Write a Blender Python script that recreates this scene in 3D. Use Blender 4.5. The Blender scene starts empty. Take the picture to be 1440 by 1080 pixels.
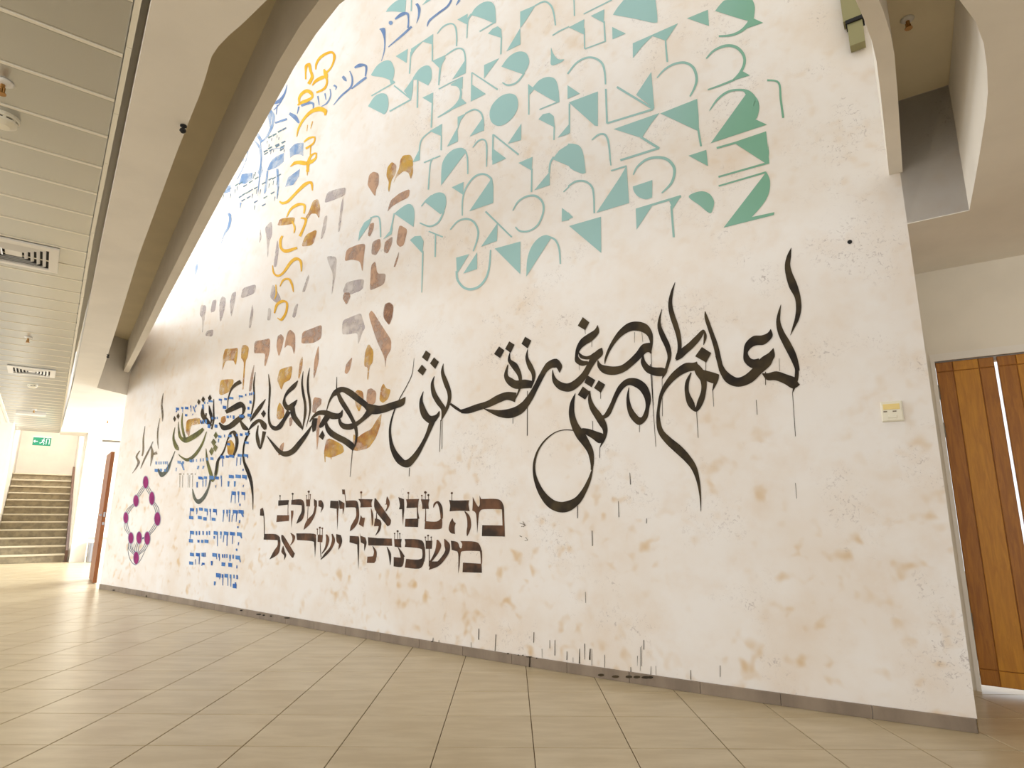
import bpy, bmesh, math, random
from mathutils import Vector, Matrix
from mathutils.geometry import tessellate_polygon
random.seed(7)
D = bpy.data
SC = bpy.context.scene
COL = SC.collection

# ---------------------------------------------------------------- camera, world, lights, exposure
def srgb(r, g, b):
    f = lambda c: c / 12.92 if c <= .04045 else ((c + .055) / 1.055) ** 2.4
    return (f(r / 255), f(g / 255), f(b / 255), 1)

H = 1.0605
cam_data = D.cameras.new('camera'); cam = D.objects.new('camera', cam_data); COL.objects.link(cam)
cam_data.sensor_width = 36; cam_data.lens = 853.5 / 1440 * 36
cam_data.clip_start = .05; cam_data.clip_end = 200
PITCH, ROLL = math.radians(12.06), math.radians(.33)
fwd = Vector((0, math.cos(PITCH), math.sin(PITCH))); up0 = Vector((0, -math.sin(PITCH), math.cos(PITCH))); r0 = Vector((1, 0, 0))
rgt = r0 * math.cos(ROLL) + up0 * math.sin(ROLL); upv = up0 * math.cos(ROLL) - r0 * math.sin(ROLL)
cam.matrix_world = Matrix(((rgt.x, upv.x, -fwd.x, 0), (rgt.y, upv.y, -fwd.y, 0), (rgt.z, upv.z, -fwd.z, H), (0, 0, 0, 1)))
SC.camera = cam

world = D.worlds.new('sky'); SC.world = world; world.use_nodes = True
bg = world.node_tree.nodes['Background']
bg.inputs[0].default_value = (.945, .975, 1.0, 1); bg.inputs[1].default_value = 1.15

# frames: wall frame (u along the painted wall to the far end, n out into the hall), corridor frame (s along, t to the right)
WA = Vector((2.347099, 3.331165, 0)); WD = Vector((-.823577, .567205, 0)); WN = Vector((-.567205, -.823577, 0)); WL = 9.8372
CA = math.radians(127.32); CD = Vector((math.cos(CA), math.sin(CA), 0)); CE = Vector((CD.y, -CD.x, 0))
def W(u, n, z): return WA + WD * u + WN * n + Vector((0, 0, z))
def K(s, t, z): return CD * s + CE * t + Vector((0, 0, z))
def bow(u): return 0. if u <= 0 or u >= WL else u * (WL - u) * (.01298762 - .001286022 * u)

def area(name, loc, target, sx, sy, power, col):
    l = D.lights.new(name, 'AREA'); l.shape = 'RECTANGLE'; l.size = sx; l.size_y = sy; l.energy = power; l.color = col
    o = D.objects.new(name, l); COL.objects.link(o); o.location = loc
    o.rotation_euler = (Vector(target) - Vector(loc)).to_track_quat('-Z', 'Y').to_euler(); return o
area('window_daylight', K(10.0, -3.7, 1.5), K(10.0, -.3, .0), 7.0, 2.0, 120, (.86, .93, 1))
area('side_fill', K(14.8, 4.3, 1.6), K(14.2, 0, .3), 3.4, 2.0, 640, (.84, .92, 1))  # added fill for the far floor and column, no window modelled behind it
area('stair_fill', K(18.5, -.0, 4.35), K(18.2, 0, 0), 2.4, 1.0, 150, (.97, .98, 1))  # added fill lamp under the stair ceiling, brightens steps and landing wall
area('atrium_fill', W(10.9, 2.0, 6.0), W(8.0, 0, 4.0), 2.5, 2.5, 140, (.95, .98, 1))  # added lamp without an opening, brightens the painted wall's upper far end
area('hall_fill', W(3.5, 9.5, 1.7), W(1.5, 0, 1.9), 8.0, 2.6, 175, (1, .99, .97))  # added fill behind the camera for the lower painted wall
SC.view_settings.view_transform = 'Standard'; SC.view_settings.look = 'None'
SC.view_settings.gamma = 1; SC.view_settings.use_curve_mapping = False
SC.view_settings.exposure = 0.22

# ---------------------------------------------------------------- materials
def mat(name, col, rough=.6, metal=0, spec=.5):
    m = D.materials.new(name); m.use_nodes = True
    b = m.node_tree.nodes['Principled BSDF']
    b.inputs['Base Color'].default_value = col; b.inputs['Roughness'].default_value = rough
    b.inputs['Metallic'].default_value = metal; b.inputs['Specular IOR Level'].default_value = spec
    return m
def nodes(m): return m.node_tree.nodes, m.node_tree.links, m.node_tree.nodes['Principled BSDF']
def noise(m, scale, detail=3, rough=.5, coord=None, dist=0.):
    N, Lk, b = nodes(m)
    if coord is None:
        g = N.new('ShaderNodeNewGeometry'); coord = g.outputs['Position']
    t = N.new('ShaderNodeTexNoise'); t.inputs['Scale'].default_value = scale; t.inputs['Detail'].default_value = detail
    t.inputs['Roughness'].default_value = rough; t.inputs['Distortion'].default_value = dist
    Lk.new(coord, t.inputs['Vector']); return t.outputs['Fac']
def ramp(m, fac, a, b, interp='LINEAR'):
    N, Lk, _ = nodes(m)
    r = N.new('ShaderNodeMapRange'); r.inputs[1].default_value = a; r.inputs[2].default_value = b
    r.interpolation_type = 'SMOOTHSTEP'
    Lk.new(fac, r.inputs[0]); return r.outputs[0]
def mul(m, a, b, op='MULTIPLY'):
    N, Lk, _ = nodes(m); x = N.new('ShaderNodeMath'); x.operation = op
    for i, v in enumerate((a, b)):
        if isinstance(v, (int, float)): x.inputs[i].default_value = v
        else: Lk.new(v, x.inputs[i])
    return x.outputs[0]
def mix(m, fac, a, b):
    N, Lk, _ = nodes(m); x = N.new('ShaderNodeMix'); x.data_type = 'RGBA'
    for i, v in ((0, fac), (6, a), (7, b)):
        if isinstance(v, (int, float)): x.inputs[i].default_value = v
        elif isinstance(v, tuple): x.inputs[i].default_value = v
        else: Lk.new(v, x.inputs[i])
    return x.outputs[2]
def bump(m, h, strength, dist=.002):
    N, Lk, b = nodes(m); x = N.new('ShaderNodeBump'); x.inputs['Strength'].default_value = strength; x.inputs['Distance'].default_value = dist
    Lk.new(h, x.inputs['Height']); Lk.new(x.outputs[0], b.inputs['Normal'])
def setcol(m, sock):
    N, Lk, b = nodes(m); Lk.new(sock, b.inputs['Base Color'])

MT = {}
def plaster(key, col, rough=.75):
    m = mat(key, col, rough); f = noise(m, 3, 5)
    setcol(m, mix(m, ramp(m, f, .3, .75), col, tuple(c * .93 for c in col[:3]) + (1,)))
    bump(m, noise(m, 160, 2), .12, .001); MT[key] = m
plaster('white_plaster', srgb(238, 231, 220)); plaster('cream_plaster', srgb(242, 233, 216)); plaster('beige_plaster', srgb(243, 236, 224)); plaster('bounce_tint_plaster', srgb(244, 230, 196))  # recess plaster has warm bounced light put into its colour

# painted wall: cream ground with ochre smudges, pink-tan mottling and grey worn scribbles
m = mat('mural_ground', (1, 1, 1, 1), .8); MT['mural'] = m
N, Lk, B = nodes(m)
geo = N.new('ShaderNodeNewGeometry'); sep = N.new('ShaderNodeSeparateXYZ'); Lk.new(geo.outputs['Position'], sep.inputs[0])
dot = N.new('ShaderNodeVectorMath'); dot.operation = 'DOT_PRODUCT'; dot.inputs[1].default_value = WD; Lk.new(geo.outputs['Position'], dot.inputs[0])
uu = mul(m, dot.outputs['Value'], WA.dot(WD), 'SUBTRACT')
low = ramp(m, sep.outputs[2], 2.0, .7); right = ramp(m, uu, 6.5, 2.5)
base = mix(m, ramp(m, noise(m, 1.3, 4, .6), .35, .7), srgb(241, 236, 231), srgb(235, 224, 212))
mot = ramp(m, noise(m, 4.2, 4, .6), .45, .75)
base = mix(m, mul(m, mot, .22), base, srgb(222, 196, 166))
och = mul(m, ramp(m, noise(m, 10.5, 1.2, .4, dist=.25), .53, .84), ramp(m, noise(m, 1.4, 2), .34, .6))
base = mix(m, mul(m, och, mul(m, mul(m, low, .5), .22, 'ADD')), base, srgb(208, 166, 92))
scr = mul(m, ramp(m, noise(m, 36, 5, .75, dist=1.2), .54, .66), ramp(m, noise(m, 2.2, 3, .6), .5, .66))
base = mix(m, mul(m, mul(m, scr, right), .5), base, srgb(132, 112, 110))
setcol(m, base); bump(m, noise(m, 90, 3), .15, .001)

# floor tiles
def tilemat(key, a, b, rough):
    m = mat(key, a, rough); MT[key] = m
    N, Lk, B = nodes(m); oi = N.new('ShaderNodeObjectInfo')
    g = N.new('ShaderNodeNewGeometry'); mp = N.new('ShaderNodeMapping'); mp.inputs['Scale'].default_value = (1.2, 5, 1); Lk.new(g.outputs['Position'], mp.inputs[0])
    f = mul(m, ramp(m, noise(m, 2.2, 5, .6, mp.outputs[0]), .3, .72), mul(m, oi.outputs['Random'], .35), 'ADD')
    setcol(m, mix(m, f, a, b))
    bump(m, noise(m, 60, 4), .06, .001)
tilemat('tile', srgb(203, 187, 156), srgb(186, 168, 134), .28)
tilemat('skirting', srgb(150, 133, 114), srgb(128, 112, 95), .5)
MT['grout'] = mat('grout', srgb(118, 98, 70), .9)
def wood(key, a, b):
    m = mat(key, a, .45); MT[key] = m
    N, Lk, B = nodes(m); tc = N.new('ShaderNodeTexCoord'); mp = N.new('ShaderNodeMapping'); mp.inputs['Scale'].default_value = (14, 14, 1.5)
    Lk.new(tc.outputs['Object'], mp.inputs[0])
    setcol(m, mix(m, ramp(m, noise(m, 3, 6, .65, mp.outputs[0], .6), .3, .7), a, b))
wood('oak', srgb(206, 142, 34), srgb(182, 118, 24)); wood('dark_oak', srgb(180, 116, 26), srgb(152, 92, 16)); wood('red_oak', srgb(158, 94, 44), srgb(130, 72, 30))
m = mat('slat', srgb(194, 194, 190), .28, .7); MT['slat'] = m
bump(m, noise(m, 2.5, 1), .25, .01)
MT['slat_lip'] = mat('slat_lip', srgb(240, 234, 218), .45, .1)
MT['white_metal'] = mat('white_metal', srgb(238, 234, 226), .4, .1); MT['black'] = mat('black', srgb(26, 24, 22), .8)
MT['chrome'] = mat('chrome', srgb(168, 168, 174), .28, 1.); MT['brass'] = mat('brass', srgb(170, 128, 74), .35, .9)
MT['steel_hinge'] = mat('steel_hinge', srgb(118, 106, 88), .4, .8); MT['ivory'] = mat('ivory', srgb(236, 229, 208), .4)
MT['yellow_label'] = mat('yellow_label', srgb(240, 214, 140), .5); MT['olive_metal'] = mat('olive_metal', srgb(146, 140, 98), .5, .2)
m = mat('stone_step', srgb(150, 136, 108), .6); MT['step'] = m
setcol(m, mix(m, ramp(m, noise(m, 9, 5), .35, .65), srgb(150, 136, 108), srgb(126, 113, 90)))
MT['step_edge'] = mat('step_edge', srgb(196, 184, 158), .6); MT['dark_rail'] = mat('dark_rail', srgb(100, 72, 56), .5)
m = mat('exit_green', srgb(40, 140, 104), .5); MT['exit_green'] = m
MT['glow_white'] = mat('sign_white', srgb(240, 250, 246), .5)
MT['glass'] = mat('glass', (1, 1, 1, 1), .02); MT['glass'].node_tree.nodes['Principled BSDF'].inputs['Transmission Weight'].default_value = 1

# paints
def paint(key, a, b=None, scale=5., lo=.38, hi=.62, rough=.75, alpha=None):
    m = mat(key, a, rough, 0, .2); MT[key] = m
    N, Lk, B = nodes(m)
    if b: setcol(m, mix(m, ramp(m, noise(m, scale, 3, .6), lo, hi), a, b))
    if alpha:
        al = ramp(m, noise(m, alpha[2], 3, .6), .3, .68); r = N.new('ShaderNodeMapRange'); r.inputs[3].default_value = alpha[0]; r.inputs[4].default_value = alpha[1]
        Lk.new(al, r.inputs[0]); Lk.new(r.outputs[0], B.inputs['Alpha'])
    return m
paint('ink', srgb(42, 36, 31), srgb(76, 64, 44), 4.5, .36, .66)
paint('olive', srgb(120, 118, 62), srgb(92, 92, 56), 8, alpha=(.7, 1, 6)); paint('greygreen', srgb(108, 110, 96), srgb(86, 90, 84), 8); paint('sepia', srgb(134, 120, 96), srgb(110, 98, 84), 8, alpha=(.6, .95, 9))
paint('umber', srgb(62, 51, 43), srgb(116, 82, 60), 4.6, .38, .66)
m = paint('teal', srgb(134, 184, 172)); N, Lk, B = nodes(m)
g = N.new('ShaderNodeNewGeometry'); dt = N.new('ShaderNodeVectorMath'); dt.operation = 'DOT_PRODUCT'; dt.inputs[1].default_value = WD; Lk.new(g.outputs['Position'], dt.inputs[0])
u_ = mul(m, dt.outputs['Value'], WA.dot(WD), 'SUBTRACT')
setcol(m, mix(m, ramp(m, mul(m, u_, mul(m, noise(m, .9, 2), .9), 'ADD'), .95, 2.1), srgb(126, 176, 150), srgb(160, 197, 195)))
paint('paleblue', srgb(128, 156, 196), srgb(110, 138, 184), 5, alpha=(.75, 1, 6)); paint('washblue', srgb(152, 182, 218), srgb(118, 156, 204), 6, alpha=(.35, .8, 6))
paint('smallmark', srgb(86, 128, 134), srgb(104, 124, 150), 7, alpha=(.6, .95, 7)); paint('yellow', srgb(236, 188, 62), srgb(228, 172, 44), 5)
paint('washbrown', srgb(138, 88, 54), srgb(202, 162, 132), 6, .34, .62, alpha=(.38, .88, 6)); paint('washgold', srgb(172, 112, 58), srgb(210, 166, 72), 6, .34, .62, alpha=(.35, .9, 7))
paint('washlilac', srgb(158, 138, 132), srgb(182, 170, 172), 6, alpha=(.2, .62, 6))
paint('blue', srgb(54, 102, 174), srgb(92, 138, 194), 9); paint('faintblue', srgb(112, 154, 204), srgb(86, 134, 196), 7, alpha=(.55, .9, 8))
paint('thread', srgb(96, 102, 118)); paint('plum', srgb(150, 46, 108), srgb(132, 38, 98), 9); paint('halo', srgb(170, 168, 182))

# ---------------------------------------------------------------- builders
def base_of(parent):
    v = Vector((0, 0, 0))
    while parent: v += parent.location; parent = parent.parent
    return v
def obj(name, V, F, material, parent=None, smooth=False, loc=None):
    """verts are world points; a child is stored relative to its parent's base, a top-level mesh relative to loc"""
    o = D.objects.new(name, D.meshes.new(name)); COL.objects.link(o)
    if parent is not None: o.parent = parent
    if loc is not None: o.location = Vector(loc) - base_of(parent)
    b = base_of(parent) + o.location
    o.data.from_pydata([Vector(v) - b for v in V], [], F)
    o.data.materials.append(MT[material] if isinstance(material, str) else material)
    bm = bmesh.new(); bm.from_mesh(o.data)
    bmesh.ops.recalc_face_normals(bm, faces=bm.faces); bm.to_mesh(o.data); bm.free()
    if smooth:
        for p in o.data.polygons: p.use_smooth = True
    return o
def tag(o, label=None, cat=None, group=None, kind=None):
    if label: o['label'] = label
    if cat: o['category'] = cat
    if group: o['group'] = group
    if kind: o['kind'] = kind
    return o
def thing(name, label, cat, loc, group=None):
    o = D.objects.new(name, None); COL.objects.link(o); o.location = loc; o.empty_display_size = .1
    return tag(o, label, cat, group)
class MB:
    def __init__(self): self.V = []; self.F = []
    def box(self, fr, a0, a1, b0, b1, c0, c1):
        k = len(self.V)
        for a in (a0, a1):
            for b in (b0, b1):
                for c in (c0, c1): self.V.append(fr(a, b, c))
        self.F += [tuple(k + i for i in f) for f in ((0, 1, 3, 2), (4, 6, 7, 5), (0, 4, 5, 1), (2, 3, 7, 6), (0, 2, 6, 4), (1, 5, 7, 3))]; return self
    def chamfer_box(self, fr, a0, a1, b0, b1, c0, c1, e, top=1):
        """box whose face at c1 (top=1) or c0 (top=0) is chamfered by e on all four sides"""
        k = len(self.V); cf, cb = (c1, c0) if top else (c0, c1); cm = cf - e if cf > cb else cf + e
        for c, i in ((cb, 0), (cm, 0), (cf, e)):
            for a, b in ((a0 + i, b0 + i), (a1 - i, b0 + i), (a1 - i, b1 - i), (a0 + i, b1 - i)): self.V.append(fr(a, b, c))
        self.F += [(k, k + 1, k + 2, k + 3), (k + 8, k + 9, k + 10, k + 11)]
        for r in (0, 4):
            for i in range(4): j = (i + 1) % 4; self.F.append((k + r + i, k + r + j, k + r + 4 + j, k + r + 4 + i))
        return self
    def prism(self, pts, z0, z1):
        k = len(self.V); n = len(pts)
        self.V += [Vector((p[0], p[1], z0)) for p in pts] + [Vector((p[0], p[1], z1)) for p in pts]
        self.F.append(tuple(k + i for i in range(n))); self.F.append(tuple(k + n + i for i in range(n)))
        for i in range(n): j = (i + 1) % n; self.F.append((k + i, k + j, k + n + j, k + n + i))
        return self
    def lathe(self, fr, prof, seg=20):
        """fr(a,b,c): a,b radial plane, c axis"""
        k = len(self.V)
        for r, c in prof:
            for i in range(seg): t = i / seg * math.tau; self.V.append(fr(r * math.cos(t), r * math.sin(t), c))
        for q in range(len(prof) - 1):
            for i in range(seg): j = (i + 1) % seg; self.F.append((k + q * seg + i, k + q * seg + j, k + (q + 1) * seg + j, k + (q + 1) * seg + i))
        self.F.append(tuple(k + i for i in range(seg))); self.F.append(tuple(k + (len(prof) - 1) * seg + i for i in range(seg)))
        return self
    def done(self, name, material, parent=None, **kw): return obj(name, self.V, self.F, material, parent, **kw)
def struct(o): o['kind'] = 'structure'; return o

# ---------------------------------------------------------------- floor
TS = .45; GX, GY = .1107, 3.105
floor = struct(MB().prism([(-26, -6), (9, -6), (9, 26), (-26, 26)], -.2, -.006).done('floor', 'grout'))
def uv_wall(x, y):
    p = Vector((x, y, 0)) - WA; return p.dot(WD), p.dot(WN)
def clip_poly(poly):
    """keep the part in front of the painted wall"""
    out = []
    for i, p in enumerate(poly):
        q = poly[(i + 1) % len(poly)]; a = uv_wall(*p)[1]; b = uv_wall(*q)[1]
        if a >= 0: out.append(p)
        if (a >= 0) != (b >= 0):
            t = a / (a - b); out.append((p[0] + (q[0] - p[0]) * t, p[1] + (q[1] - p[1]) * t))
    return out
def tile_mesh(poly, e=.0025, g=.0022, mb=None):
    mb = mb or MB(); cx = sum(p[0] for p in poly) / len(poly); cy = sum(p[1] for p in poly) / len(poly)
    def inset(d):
        o = []
        for x, y in poly:
            l = math.hypot(x - cx, y - cy) or 1; o.append((x - (x - cx) / l * d * 1.41, y - (y - cy) / l * d * 1.41))
        return o
    k = len(mb.V); n = len(poly)
    for ring, z in ((inset(g), -.0055), (inset(g), -.0016), (inset(g + e), 0.)):
        mb.V += [Vector((x, y, z)) for x, y in ring]
    mb.F.append(tuple(k + 2 * n + i for i in range(n)))
    for r in (0, n):
        for i in range(n): j = (i + 1) % n; mb.F.append((k + r + i, k + r + j, k + r + n + j, k + r + n + i))
    return mb
rest = MB(); ntile = 0; shared = None
tiles = []
for j in range(-46, 20):
    for i in range(-52, 18):
        x0, y0 = GX + i * TS, GY - j * TS - TS
        cx, cy = x0 + TS / 2, y0 + TS / 2
        u, n = uv_wall(cx, cy)
        if u > WL + .3: 
            if n < -9: continue
        elif n < -.34 and not (u < .1 and n > -1.8): continue
        d = Vector((cx, cy, -H)); z = d.dot(fwd)
        vis = z > .5 and abs(d.dot(rgt) / z) < .93 and abs(d.dot(upv) / z) < .72
        tiles.append((z if vis and cy < 11 else 999, x0, y0, u, n))
tiles.sort()
for rank, (z, x0, y0, u, n) in enumerate(tiles):
    poly = [(x0, y0), (x0 + TS, y0), (x0 + TS, y0 + TS), (x0, y0 + TS)]; whole = True
    if .3 < u < WL and n < .34:
        poly = clip_poly(poly); whole = False
        if len(poly) < 3: continue
    if rank < 290 and z < 900:
        if whole:
            if shared is None:
                o = tile_mesh(poly).done('floor_tile', 'tile', floor, loc=(x0 + TS / 2, y0 + TS / 2, 0)); shared = o
            else:
                o = shared.copy(); COL.objects.link(o); o.parent = floor; o.location = (x0 + TS / 2, y0 + TS / 2, 0)
        else: tile_mesh(poly).done('floor_tile', 'tile', floor, loc=(x0 + TS / 2, y0 + TS / 2, 0))
    else: tile_mesh(poly, mb=rest)
tag(rest.done('far_floor_tile', 'tile', floor), kind='stuff')

# ---------------------------------------------------------------- painted wall
ZC, ZR, ZT = 2.7593, 3.097, 3.574       # flat ceiling, underside of rib, ceiling of the recess
def wall_sheet():
    mb = MB()
    def sheet(us, z0, z1):
        k = len(mb.V)
        for u in us:
            for n, z in ((bow(u), z0), (bow(u), z1), (-.25, z0), (-.25, z1)): mb.V.append(W(u, n, z))
        for i in range(len(us) - 1):
            a, b = k + 4 * i, k + 4 * (i + 1)
            mb.F.extend([(a, b, b + 1, a + 1), (a + 2, a + 3, b + 3, b + 2), (a, a + 2, b + 2, b), (a + 1, b + 1, b + 3, a + 3)])
        for a in (k, k + 4 * (len(us) - 1)): mb.F.append((a, a + 1, a + 3, a + 2))
    us = [WL * i / 60 for i in range(61)]
    sheet(us, 0, ZC); sheet(us, ZC, 11.2); sheet([WL, 10.6], ZC + .004, 11.2)
    return mb
wall = struct(wall_sheet().done('wall_back', 'mural', smooth=False))
struct(MB().box(W, 0, .25, -.94, -.25, 0, ZC).done('wall_return', 'white_plaster'))
struct(MB().box(W, -1.2, -.0005, -.25, 0, ZC + .004, 11.2).done('wall_recess', 'mural'))

# skirting tiles along the wall
sk = struct(MB().box(W, -.0, .004, 0., .012, .002, .066).done('baseboard_back', 'grout'))
u = 0.006; k = 0
while u < WL - .05:
    u2 = min(u + .45, WL - .002); mb = MB(); sub = [u + (u2 - .003 - u) * i / 3 for i in range(4)]
    for i in range(4):
        q = sub[i]
        for n, z in ((bow(q) - .002, .001), (bow(q) + .012, .001), (bow(q) + .012, .062), (bow(q) + .009, .066), (bow(q) - .002, .066)): mb.V.append(W(q, n, z))
    for i in range(3):
        for e in range(5): mb.F.append((i * 5 + e, i * 5 + (e + 1) % 5, i * 5 + 5 + (e + 1) % 5, i * 5 + 5 + e))
    mb.F += [(0, 1, 2, 3, 4), (15, 16, 17, 18, 19)]
    mb.done('skirting_tile', 'skirting', sk); u = u2

# ---------------------------------------------------------------- ceilings, opening, rib
def wp(u, n): p = W(u, n, 0); return (p.x, p.y)
def kp(s, t): p = K(s, t, 0); return (p.x, p.y)
def tou(s, t):
    p = K(s, t, 0) - WA; return p.dot(WD), p.dot(WN)
OPEN = [(-.297, 0), (-.308, .35), (-.316, .67), (-.322, 1.0), (-.32, 1.18), (-.308, 1.36), (-.29, 1.52), (-.261, 1.66), (-.213, 1.80), (-.12, 2.02), (.03, 2.25), (.24, 2.52), (.5, 2.76), (.8, 2.93), (1.15, 3.05), (1.5, 3.105), (1.723, 3.116), (1.892, 3.103), (1.977, 3.1), (2.06, 3.092), (2.13, 3.078), (2.2, 3.052), (2.28, 3.022), (2.4, 2.98)]
OPEN += [tou(s, t) for s, t in ((2.75, .306), (3.05, .305), (4.61, .316), (6.5, .36), (8.81, .406), (10.2, .43))]
se = tou(10.2, .43)
soff = [wp(*p) for p in OPEN] + [wp(se[0] + .25, -.05), wp(se[0] + .25, -2.6), kp(17.0, 3.4), kp(17.2, .165), kp(10.09, .154), kp(4.78, .097), kp(2.1, .078), kp(-5, .03), kp(-5, 7), wp(-5, -.94), wp(-.0, -.94), wp(0, 0)]
def solid_poly(pts, z0, z1):
    n = len(pts); V = [Vector((p[0], p[1], z0)) for p in pts] + [Vector((p[0], p[1], z1)) for p in pts]
    tri = tessellate_polygon([[Vector((p[0], p[1], 0)) for p in pts]])
    F = [tuple(f) for f in tri] + [tuple(n + i for i in f) for f in tri]
    for i in range(n): j = (i + 1) % n; F.append((i, j, n + j, n + i))
    return V, F
V, F = solid_poly(soff, ZC, ZT - .004)
struct(obj('ceiling', V, F, 'beige_plaster'))
RIB = [(.056, .002), (.05, .4), (.043, .85), (.041, 1.15), (.048, 1.3), (.064, 1.45), (.085, 1.6), (.14, 1.8), (.25, 2.02), (.42, 2.24), (.65, 2.44), (.95, 2.61), (1.3, 2.72), (1.6, 2.757), (1.83, 2.745), (2.041, 2.697), (2.296, 2.622), (2.587, 2.522), (3.2, 2.316), (3.656, 2.165), (5.989, 1.36), (8.1, .62), (9.95, -.02)]
def offset(path, d):
    o = []
    for i, p in enumerate(path):
        a = path[max(i - 1, 0)]; b = path[min(i + 1, len(path) - 1)]; dx, dy = b[0] - a[0], b[1] - a[1]; l = math.hypot(dx, dy)
        o.append((p[0] - dy / l * d, p[1] + dx / l * d))
    return o
rib_out = offset(RIB, .07); rib_out[0] = (-.014, .002)
mb = MB(); n = len(RIB)
for ring, z in ((RIB, ZR), (rib_out, ZR), (rib_out, ZT + .3), (RIB, ZT + .3)):
    mb.V += [W(p[0], p[1], z) for p in ring]
for q in range(4):
    for i in range(n - 1): mb.F.append((q * n + i, q * n + i + 1, ((q + 1) % 4) * n + i + 1, ((q + 1) % 4) * n + i))
mb.F += [(0, n, 2 * n, 3 * n), (n - 1, 2 * n - 1, 3 * n - 1, 4 * n - 1)]
struct(mb.done('trim_1', 'beige_plaster'))
rec = [wp(*p) for p in offset(RIB, .03)] + [wp(11.2, -.3), wp(11.2, 1.2)] + [kp(-2, -.5), wp(-1.2, 4.2), wp(-1.2, .002)]
V, F = solid_poly(rec, ZT, ZT + .25)
struct(obj('ceiling_recess', V, F, 'bounce_tint_plaster'))
sky_block = MB().box(W, -3, 2.2, -.25, 9, 11.25, 11.45).box(W, 2.2, 11, 5.0, 9, 11.25, 11.45)
struct(sky_block.done('light_block_roof', 'white_plaster'))  # unseen slab added to cut sky light on the upper painted wall
struct(MB().box(W, -3.2, -3, -.25, 9, 3.83, 11.25).done('light_block_wall', 'cream_plaster'))  # unseen upright slab, added to even out light above the recess

# slatted metal ceiling over the corridor
ZS = ZC + .056
sc = struct(MB().box(K, -3, 17.2, -.72, .11, ZS + .09, ZS + .14).done('ceiling_corridor', 'white_metal'))
P0, PITCHS = 2.2534, .33525
def te(s): return .042 + max(0, s - 4.6) * .0095
for i in range(-14, 45):
    s0 = P0 + i * PITCHS; s1 = s0 + PITCHS; e = te((s0 + s1) / 2)
    MB().chamfer_box(K, s0 + .004, s1 - .022, -.70, e - .01, ZS, ZS + .02, .004, top=0).done('ceiling_panel', 'slat', sc)
    mb = MB(); mb.chamfer_box(K, s1 - .019, s1 + .001, -.70, e - .012, ZS - .004, ZS + .016, .003, top=0); mb.done('ceiling_joint', 'slat_lip', sc)
mb = MB()
for i in range(40):
    a, b = -3 + i * .5, -2.5 + i * .5
    mb.box(lambda s, t, z: K(s, t + te(s), z), a, b - .004, -.008, .012, ZS - .012, ZS + .03)
mb.done('edge_trim', 'slat_lip', sc)
mb = MB().box(K, -3, 17.2, -.74, -.70, ZS - .012, ZS + .05); mb.done('edge_trim', 'slat_lip', sc)
struct(MB().box(K, -5, 17.2, -4.2, -.745, ZS - .01, ZS + .3).done('ceiling_left', 'white_plaster'))

# air diffusers: square frame, stepped louvre rings, dark throat
def diffuser(s0, s1, t0, t1, label):
    cs, ct = (s0 + s1) / 2, (t0 + t1) / 2
    r = thing('air_diffuser', label, 'vent', K(cs, ct, ZS - .012), 'square air diffusers in the slatted ceiling')
    hs, ht = (s1 - s0) / 2, (t1 - t0) / 2
    def ring(name, m_, o, w, z0, z1, dz=0):
        mb = MB(); a, b = hs - o, ht - o; a2, b2 = a - w, b - w
        for x, y, z in ((a, b, z0), (a2, b2, z0 + dz), (a2, b2, z1 + dz), (a, b, z1)):
            for sx, sy in ((1, 1), (-1, 1), (-1, -1), (1, -1)): mb.V.append(K(cs + sx * x, ct + sy * y, z))
        for q in range(4):
            for i in range(4): j = (i + 1) % 4; mb.F.append((q * 4 + i, q * 4 + j, ((q + 1) % 4) * 4 + j, ((q + 1) % 4) * 4 + i))
        mb.done(name, m_, r)
    MB().box(K, s0 + .02, s1 - .02, t0 + .02, t1 - .02, ZS - .001, ZS + .012).done('throat', 'black', r)
    ring('frame', 'white_metal', 0, .055, ZS - .016, ZS - .004, -.004)
    for i in range(4): ring('louvre', 'white_metal', .072 + i * .034, .018, ZS - .004, ZS - .001, -.014)
    MB().box(K, s0 + .205, s1 - .205, t0 + .205, t1 - .205, ZS - .012, ZS - .004).done('centre_plate', 'white_metal', r)
    return r
diffuser(4.95, 5.47, -.62, -.118, 'white square air diffuser nearest the camera, cut by the picture edge')
diffuser(9.50, 10.02, -.54, -.056, 'white square air diffuser farther along the corridor ceiling, past the sprinkler')

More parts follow.
